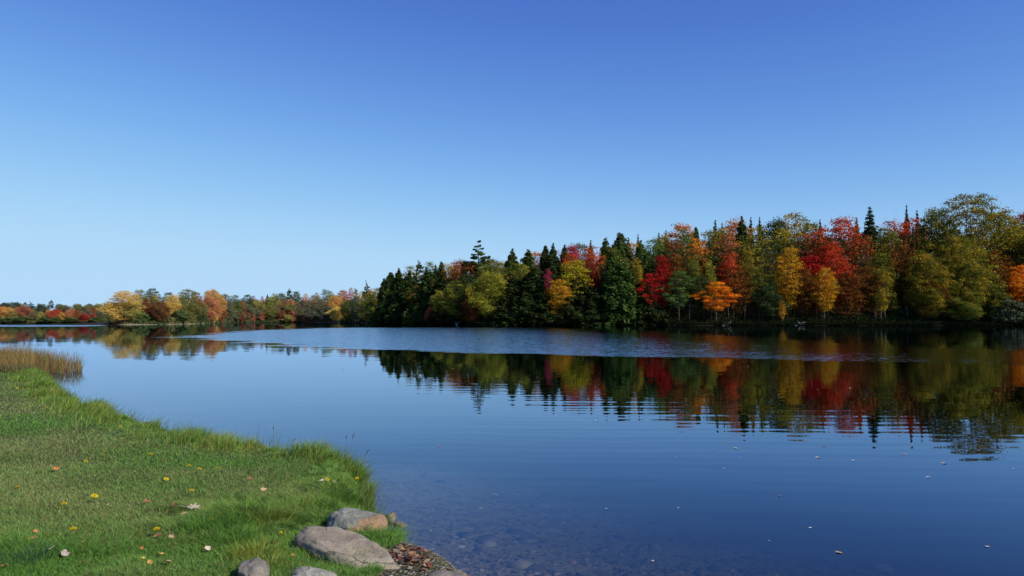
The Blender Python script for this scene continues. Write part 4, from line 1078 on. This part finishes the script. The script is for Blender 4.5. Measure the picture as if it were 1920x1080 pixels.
def rock(loc, size, rotz, mat, label, seed, flat=0.75, tilt=(0, 0), angular=0.4, cat='rock'):
    bm = bmesh.new(); bmesh.ops.create_icosphere(bm, subdivisions=5, radius=1.0)
    me = bpy.data.meshes.new('rock'); bm.to_mesh(me); bm.free()
    n = len(me.vertices); co = np.empty(n * 3, np.float32); me.vertices.foreach_get('co', co); co = co.reshape(-1, 3)
    r2 = np.random.default_rng(seed)
    # cut by random planes for facets
    for k in range(13):
        d = r2.normal(0, 1, 3); d /= np.linalg.norm(d); lim = r2.uniform(0.62, 0.92)
        s = co @ d; over = np.maximum(s - lim, 0); co = co - np.outer(over * (0.75 + 0.2 * angular), d)
    co[:, 2] = np.where(co[:, 2] > flat, flat + (co[:, 2] - flat) * 0.25, co[:, 2])
    nz = fnoise(co[:, 0] * 1.7 + seed, co[:, 1] * 1.7 + co[:, 2] * 1.3, 1.0, 5) - 0.47
    nrm = co / (np.linalg.norm(co, axis=1, keepdims=True) + 1e-9)
    co = co + nrm * (nz * 0.42)[:, None]
    n2 = fnoise(co[:, 0] * 9 + co[:, 2] * 5, co[:, 1] * 9 - co[:, 2] * 4, 1.0, 4) - 0.47
    co = co + nrm * (n2 * 0.11)[:, None]
    co = co * np.array(size)
    me.vertices.foreach_set('co', co.astype(np.float32).ravel()); me.polygons.foreach_set('use_smooth', [True] * len(me.polygons)); me.update()
    o = link('rock', me, mat, label=label, category=cat, group='rocks at the end of the near bank')
    o.location = loc; o.rotation_euler = (tilt[0], tilt[1], rotz)
    return o
GREY = rock_mat('grey_green_rust_stone', (0.16, 0.165, 0.135), (0.30, 0.30, 0.24), rust=0.95)
BUFF = rock_mat('buff_grey_stone', (0.25, 0.205, 0.145), (0.38, 0.315, 0.225))
COOL = rock_mat('cool_grey_stone', (0.17, 0.15, 0.12), (0.28, 0.25, 0.20))
PALEST = rock_mat('pale_stone', (0.30, 0.275, 0.22), (0.42, 0.39, 0.32))
DARKST = rock_mat('brown_wet_stone', (0.13, 0.105, 0.075), (0.24, 0.20, 0.15))
def gp(px, py, z=0.2): return at_z(px, py, z)
x, y, _ = gp(672, 985, 0.26); rock((x, y, 0.185), (0.25, 0.22, 0.20), -0.35, GREY, 'rounded grey boulder with a rust orange patch at the water edge', 3, 0.7, (0.0, 0.12))
x, y, _ = gp(658, 1038, 0.26); rock((x, y, 0.23), (0.46, 0.21, 0.15), -0.62, BUFF, 'biggest flat buff grey boulder sloping down to the water', 8, 0.6, (0.02, 0.14))
x, y, _ = gp(474, 1085, 0.26); rock((x, y, 0.26), (0.10, 0.17, 0.10), 0.2, COOL, 'cool grey rock sunk in the lawn, leftmost of the boulders', 5, 0.8)
x, y, _ = gp(580, 1085, 0.26); rock((x, y, 0.25), (0.17, 0.10, 0.08), -0.3, PALEST, 'pale low rock in the grass in front of the biggest boulder', 6, 0.7)
x, y, _ = gp(822, 1088, 0.27); rock((x, y, 0.19), (0.19, 0.17, 0.14), -0.2, COOL, 'smooth grey rock at the bottom edge right of the leaf litter', 7, 0.7)
x, y, _ = gp(733, 970, 0.02); rock((x, y, 0.015), (0.062, 0.045, 0.05), 0.5, DARKST, 'small pointed brown stone standing in the water beside the rust-patched boulder', 12, 1.0, (0, -0.25), 0.9, 'stone')
x, y, _ = gp(751, 984, 0.0); rock((x, y, 0.0), (0.06, 0.04, 0.035), 0.1, DARKST, 'small flat brown stone in the water, nearest to the camera of the two', 13, 0.9, (0, 0.05), 0.7, 'stone')

# stones lying on the lake bed, pebbles and leaf litter in the gravel pocket
def pebbles(name, X, Y, Zv, S, cols, mat, **p):
    bm = bmesh.new(); bmesh.ops.create_icosphere(bm, subdivisions=1, radius=1.0)
    base = np.array([v.co[:] for v in bm.verts]); bf = np.array([[v.index for v in f.verts] for f in bm.faces]); bm.free()
    n = len(X); a_ = r.uniform(0, 2 * PI, n)
    jit = 1 + r.normal(0, 0.2, (n, len(base), 1))
    V = base[None] * jit * np.stack([S, S * r.uniform(0.5, 1, n), S * r.uniform(0.14, 0.34, n)], 1)[:, None, :]
    ca, sa = np.cos(a_)[:, None], np.sin(a_)[:, None]
    Vx = V[..., 0] * ca - V[..., 1] * sa + X[:, None]; Vy = V[..., 0] * sa + V[..., 1] * ca + Y[:, None]; Vz = V[..., 2] + Zv[:, None]
    V = np.stack([Vx, Vy, Vz], -1).reshape(-1, 3)
    Fc = (bf[None] + (np.arange(n) * len(base))[:, None, None]).reshape(-1, 3)
    cc = np.repeat(cols, len(base), 0)
    me = np_mesh(name, V, Fc, {'col': cc}, True)
    return link(name, me, mat, **p)
n = 9000
px_ = r.uniform(700, 2000, n); py_ = 870 + 330 * r.random(n) ** 0.7
X = []; Y_ = []
t = np.array([at_z(a_, b_, -0.35)[:2] for a_, b_ in zip(px_, py_)])
X, Y_ = t.T; sd = lake_sd(X, Y_); k = (sd < -0.05) & (Y_ < 11); X, Y_ = X[k], Y_[k]
S = 0.010 + 0.04 * r.random(len(X)) ** 5
big = r.random(len(X)) < 0.012; S = np.where(big & (ground_z(X, Y_) < -0.075), r.uniform(0.06, 0.15, len(X)), S)
PC = np.array([[0.16, 0.14, 0.10], [0.25, 0.23, 0.18], [0.09, 0.08, 0.06], [0.34, 0.32, 0.27], [0.22, 0.15, 0.09]])
cols = PC[r.choice(5, len(X), p=[0.36, 0.12, 0.40, 0.02, 0.10])] * r.uniform(0.3, 0.9, (len(X), 1))
pebbles('lake_bed_stones', X, Y_, ground_z(X, Y_), S, cols, GRASS, kind='stuff', label='brown stones and pebbles lying on the lake bed under clear water', category='stones')
n = 9000
X = r.uniform(-1.05, 0.5, n); Y_ = r.uniform(3.9, 6.1, n); sd = lake_sd(X, Y_)
k = (sd > -0.12) & (sd < 0.9) & (X > -0.95); X, Y_ = X[k], Y_[k]
pebbles('gravel', X, Y_, ground_z(X, Y_) + 0.001, 0.004 + 0.014 * r.random(len(X)) ** 2, PC[r.integers(0, 5, len(X))] * 1.2, GRASS, kind='stuff', label='fine grey gravel between the boulders at the waterline', category='gravel')
cx, cy, _ = near_land(772, 1048)
n = 170; X = cx + r.normal(0, 0.075, n) ; Y_ = cy + r.normal(0, 0.09, n) - (X - cx) * 0.8
Zl = np.maximum(ground_z(X, Y_), 0.0) + r.uniform(0.0, 0.02, n)
v, f, t = leaf_quads(np.stack([X, Y_, Zl + 0.006], 1), np.tile([0, 0, 1.0], (n, 1)), 0.028, r, 1.5, 0.3)
LC = np.array([[0.24, 0.04, 0.025], [0.42, 0.22, 0.10], [0.50, 0.36, 0.2], [0.11, 0.05, 0.03], [0.32, 0.12, 0.07], [0.36, 0.28, 0.2], [0.14, 0.08, 0.05], [0.09, 0.06, 0.04]])
me = np_mesh('leaf_litter', v, f, {'col': np.repeat(LC[r.integers(0, 8, n)], 4, 0)})
link('leaf_litter', me, GRASS, kind='stuff', label='drift of red and tan dead leaves washed up between the boulders', category='leaves')

# ------------------------------------------------------------------ dandelions
PET = matte('yellow_petals', (0.85, 0.66, 0.015), 0.7); DST = matte('green_stalk', (0.10, 0.16, 0.03))
def dandelion_meshes():
    mb = MB(); mb.tube([(0, 0, 0), (0.004, 0.002, 0.03), (0.0, 0, 0.055)], [0.0018, 0.0016, 0.0016], 5)
    V = []; Fc = []
    for ring, (R, zt, m) in enumerate([(0.021, 0.004, 22), (0.017, 0.009, 18), (0.011, 0.013, 12), (0.006, 0.015, 8)]):
        for k in range(m):
            t = 2 * PI * (k + ring * 0.5) / m; hw = 0.0030; c_, s_ = math.cos(t), math.sin(t); b = len(V)
            V += [(0.002 * c_, 0.002 * s_, 0.055), (0.6 * R * c_ - hw * s_, 0.6 * R * s_ + hw * c_, 0.055 + zt * 0.9), (R * c_, R * s_, 0.055 + zt * 0.8), (0.6 * R * c_ + hw * s_, 0.6 * R * s_ - hw * c_, 0.055 + zt * 0.9)]
            Fc.append((b, b + 1, b + 2, b + 3))
    return np_mesh('flower_head', V, Fc), mb.mesh('stalk')
FH, ST = dandelion_meshes(); FH.materials.append(PET); ST.materials.append(DST)
FL = [(68, 759), (88, 768), (126, 763), (177, 776), (249, 784), (227, 804), (200, 853), (160, 871), (281, 858), (354, 879), (371, 885), (410, 884), (309, 904), (29, 924), (173, 940), (120, 955), (356, 929), (139, 1005),
      (297, 1003), (396, 982), (34, 728), (52, 730), (15, 711), (52, 704), (69, 733), (274, 797), (610, 909), (671, 904), (534, 1021)]
WHERE = {}
def place_words(px, py):
    if py < 740: a_ = 'far end of the lawn'
    elif py < 810: a_ = 'far middle of the lawn'
    elif py < 900: a_ = 'middle of the lawn'
    elif py < 970: a_ = 'near middle of the lawn'
    else: a_ = 'front of the lawn'
    return a_
def nth_labels(items, noun, adjs=None):
    """items: (px, py) -> a label that counts from the left within its strip of the lawn"""
    strips = {}
    for i, p in enumerate(items): strips.setdefault((place_words(*p), adjs[i] if adjs else ''), []).append(i)
    out = {}
    for (wd_, ad), idx in strips.items():
        idx.sort(key=lambda i: items[i][0])
        for k, i in enumerate(idx):
            nm = (ad + ' ' + noun).strip()
            out[i] = f"{nm} at the {wd_}" if len(idx) == 1 else f"{nm} at the {wd_}, {ORD[k]} from the left"
    return out
labs = nth_labels(FL, 'yellow dandelion flower')
for i, (px, py) in enumerate(FL):
    x, y, z = near_land(px, py + 6)
    o = bpy.data.objects.new('dandelion', None); o.location = (x, y, z - 0.005); s = random.uniform(1.1, 1.4) * (1.0 + 0.02 * max(0, y - 8)); o.scale = (s, s, s * (1.3 if px > 500 else 1.0)); o.rotation_euler = (random.uniform(-.35, .05), random.uniform(-.2, .2), random.uniform(0, 6))
    C.objects.link(o)
    a1 = bpy.data.objects.new('flower_head', FH); a1.parent = o; C.objects.link(a1)
    a2 = bpy.data.objects.new('stalk', ST); a2.parent = o; C.objects.link(a2)
    o['label'] = labs[i]; o['category'] = 'flower'; o['group'] = 'dandelions in the lawn'

# ------------------------------------------------------------------ fallen leaves
def leaf_mesh(kind, seed):
    r2 = np.random.default_rng(seed)
    m = 28; V = [(0, 0, 0)]; 
    for k in range(m):
        t = 2 * PI * k / m
        if kind == 'oval': R = 0.5 * (0.36 + 0.64 * abs(math.cos(t)) ** 1.6); px_, py_ = R * math.cos(t) * 1.0, 0.33 * math.sin(t) * (1 - 0.25 * math.cos(t))
        elif kind == 'maple':
            R = 0.5 * (0.50 + 0.34 * abs(math.cos(2.5 * t)) ** 0.8 + 0.10 * math.cos(15 * t)); px_, py_ = R * math.cos(t), R * math.sin(t)
        else:
            R = 0.5 * (0.72 + 0.28 * math.cos(9 * t)); px_, py_ = R * math.cos(t), R * 0.55 * math.sin(t)
        V.append((px_, py_, 0))
    ring2 = [(v[0] * 0.55, v[1] * 0.55, 0) for v in V[1:]]
    V = [V[0]] + ring2 + V[1:]
    cu = r2.uniform(0.5, 1.3); cv = r2.uniform(0.2, 0.9)
    V = [(x, y, cu * y * y * 1.4 + cv * x * x * 0.7 + 0.05 * math.sin(9 * x + seed) + r2.normal(0, 0.01)) for x, y, _ in V]
    Fc = []
    me = bpy.data.meshes.new('leaf')
    for k in range(m):
        k2 = (k + 1) % m
        Fc.append((0, 1 + k, 1 + k2)); Fc.append((1 + k, 1 + m + k, 1 + m + k2, 1 + k2))
    b = len(V); V += [(-0.45, -0.012, 0.05), (-0.45, 0.012, 0.05), (-0.85, 0.02, 0.12), (-0.85, 0.0, 0.12)]; Fc.append((b, b + 1, b + 2, b + 3))
    me.from_pydata(V, [], Fc); me.polygons.foreach_set('use_smooth', [True] * len(me.polygons)); return me
LEAF = {k: [leaf_mesh(k, s + i * 7) for s in range(3)] for i, k in enumerate(('oval', 'maple', 'lobed'))}
LM = {'golden': matte('golden_leaf', (0.62, 0.36, 0.10), 0.7, var=((0.50, 0.26, 0.07), 4)), 'tan': matte('tan_leaf', (0.48, 0.34, 0.19), 0.7, var=((0.36, 0.24, 0.13), 4)),
      'orange': matte('orange_leaf', (0.55, 0.20, 0.06), 0.7, var=((0.45, 0.15, 0.06), 4)), 'red': matte('red_leaf', (0.48, 0.06, 0.03), 0.6, var=((0.6, 0.3, 0.1), 3)),
      'brown': matte('brown_leaf', (0.16, 0.07, 0.035), 0.7, var=((0.26, 0.12, 0.06), 5)), 'pale': matte('pale_leaf', (0.60, 0.50, 0.38), 0.7, var=((0.48, 0.38, 0.28), 5)),
      'greyish': matte('greyish_leaf', (0.44, 0.36, 0.29), 0.7, var=((0.32, 0.25, 0.20), 5)), 'white': matte('whitish_leaf', (0.60, 0.53, 0.44), 0.7), 'yellow': matte('yellow_leaf', (0.62, 0.48, 0.08), 0.6)}
FALLEN = [(218, 818, 'white', 'oval', .06), (230, 826, 'orange', 'oval', .08), (149, 817, 'pale', 'oval', .05), (104, 886, 'orange', 'maple', .085), (203, 954, 'white', 'oval', .03), (325, 958, 'brown', 'maple', .085), (364, 960, 'greyish', 'lobed', .14),
          (346, 972, 'tan', 'oval', .06), (275, 948, 'brown', 'oval', .06), (67, 1006, 'orange', 'oval', .05), (62, 1020, 'golden', 'oval', .075), (57, 1037, 'tan', 'oval', .075), (157, 1027, 'golden', 'lobed', .065), (97, 1039, 'pale', 'oval', .055),
          (121, 1048, 'greyish', 'oval', .08), (8, 1072, 'red', 'oval', .055), (154, 1067, 'red', 'oval', .05), (300, 1048, 'golden', 'oval', .055), (313, 1064, 'tan', 'oval', .065), (282, 1066, 'golden', 'oval', .05), (267, 1038, 'orange', 'oval', .04),
          (269, 1058, 'yellow', 'oval', .04), (315, 1010, 'pale', 'oval', .06), (322, 1016, 'tan', 'oval', .05), (296, 1014, 'brown', 'oval', .06), (389, 1039, 'pale', 'oval', .06), (628, 922, 'tan', 'lobed', .08), (594, 934, 'pale', 'oval', .07),
          (494, 926, 'tan', 'oval', .07), (604, 919, 'white', 'oval', .05), (556, 1040, 'greyish', 'maple', .085), (485, 966, 'brown', 'maple', .06), (497, 972, 'brown', 'oval', .06), (554, 960, 'orange', 'oval', .06), (650, 985, 'pale', 'lobed', .07),
          (497, 1064, 'pale', 'oval', .05), (550, 1052, 'golden', 'oval', .04), (470, 905, 'brown', 'maple', .07)]
SH = {'oval': 'pointed', 'maple': 'curled maple', 'lobed': 'curled lobed'}
labs = nth_labels([(a_, b_) for a_, b_, *_ in FALLEN], 'leaf', [f"{c_} {SH[k_]}" for _, _, c_, k_, _ in FALLEN])
for i, (px, py, c_, kd, sz) in enumerate(FALLEN):
    x, y, z = near_land(px, py)
    o = bpy.data.objects.new('fallen_leaf', LEAF[kd][i % 3]); C.objects.link(o)
    if not o.data.materials: o.data.materials.append(LM['tan'])
    o.material_slots[0].link = 'OBJECT'; o.material_slots[0].material = LM[c_]
    lift = 0.035 if y < 9 else 0.05
    o.location = (x, y, z + lift + (0.05 if px > 580 else 0)); o.scale = (sz * 0.95,) * 3; o.rotation_euler = (random.uniform(0.1, 0.6), random.uniform(-0.35, 0.35), random.uniform(0, 6.3))
    o['label'] = labs[i]; o['category'] = 'leaf'; o['group'] = 'fallen leaves on the lawn'
FLOAT = [(1380, 840, 'yellow', .09), (1544, 836, 'brown', .12), (1534, 857, 'pale', .10), (1600, 863, 'pale', .07), (1695, 851, 'pale', .10), (1769, 868, 'greyish', .10), (1740, 894, 'white', .07), (1710, 834, 'pale', .05), (1510, 825, 'pale', .05), (1336, 843, 'tan', .05),
         (1390, 815, 'pale', .06), (1356, 878, 'white', .045), (1901, 879, 'pale', .05), (1386, 857, 'white', .04), (1532, 730, 'tan', .09), (1403, 687, 'white', .13), (1919, 832, 'pale', .06), (1595, 728, 'tan', .14), (1439, 808, 'pale', .06), (1461, 929, 'orange', .05),
         (1520, 989, 'white', .045), (1573, 1035, 'tan', .07), (1442, 1013, 'white', .03), (1851, 1024, 'pale', .05), (823, 836, 'orange', .07), (1268, 857, 'pale', .06), (1119, 788, 'white', .08), (1042, 779, 'white', .06),
         (756, 779, 'pale', .06), (850, 691, 'golden', .15), (1239, 800, 'pale', .07), (528, 748, 'brown', .08), (686, 760, 'red', .07), (643, 693, 'brown', .13), (230, 674, 'brown', .18), (1224, 1051, 'white', .035), (1137, 953, 'white', .03), (430, 748, 'brown', .06), (808, 995, 'white', .025), (1272, 952, 'white', .03)]
labs = {}
grp = {}
for i, (px, py, c_, s) in enumerate(FLOAT):
    zone = 'near water' if py > 900 else 'middle water' if py > 770 else 'far water'
    grp.setdefault((c_, zone), []).append(i)
for (c_, zone), idx in grp.items():
    idx.sort(key=lambda i: FLOAT[i][0])
    for k, i in enumerate(idx): labs[i] = f"{c_} leaf floating on the {zone}" + ('' if len(idx) == 1 else f", {ORD[k]} {c_} one from the left")
for i, (px, py, c_, sz) in enumerate(FLOAT):
    x, y, z = at_z(px, py, 0.006)
    o = bpy.data.objects.new('floating_leaf', LEAF[('oval', 'lobed', 'maple')[i % 3]][i % 3]); C.objects.link(o)
    if not o.data.materials: o.data.materials.append(LM['tan'])
    o.material_slots[0].link = 'OBJECT'; o.material_slots[0].material = LM[c_]
    sz *= 0.8; o.location = (x, y, 0.004); o.scale = (sz, sz, sz * 0.35); o.rotation_euler = (0, 0, random.uniform(0, 6.3))
    o['label'] = labs[i]; o['category'] = 'leaf'; o['group'] = 'leaves floating on the lake'
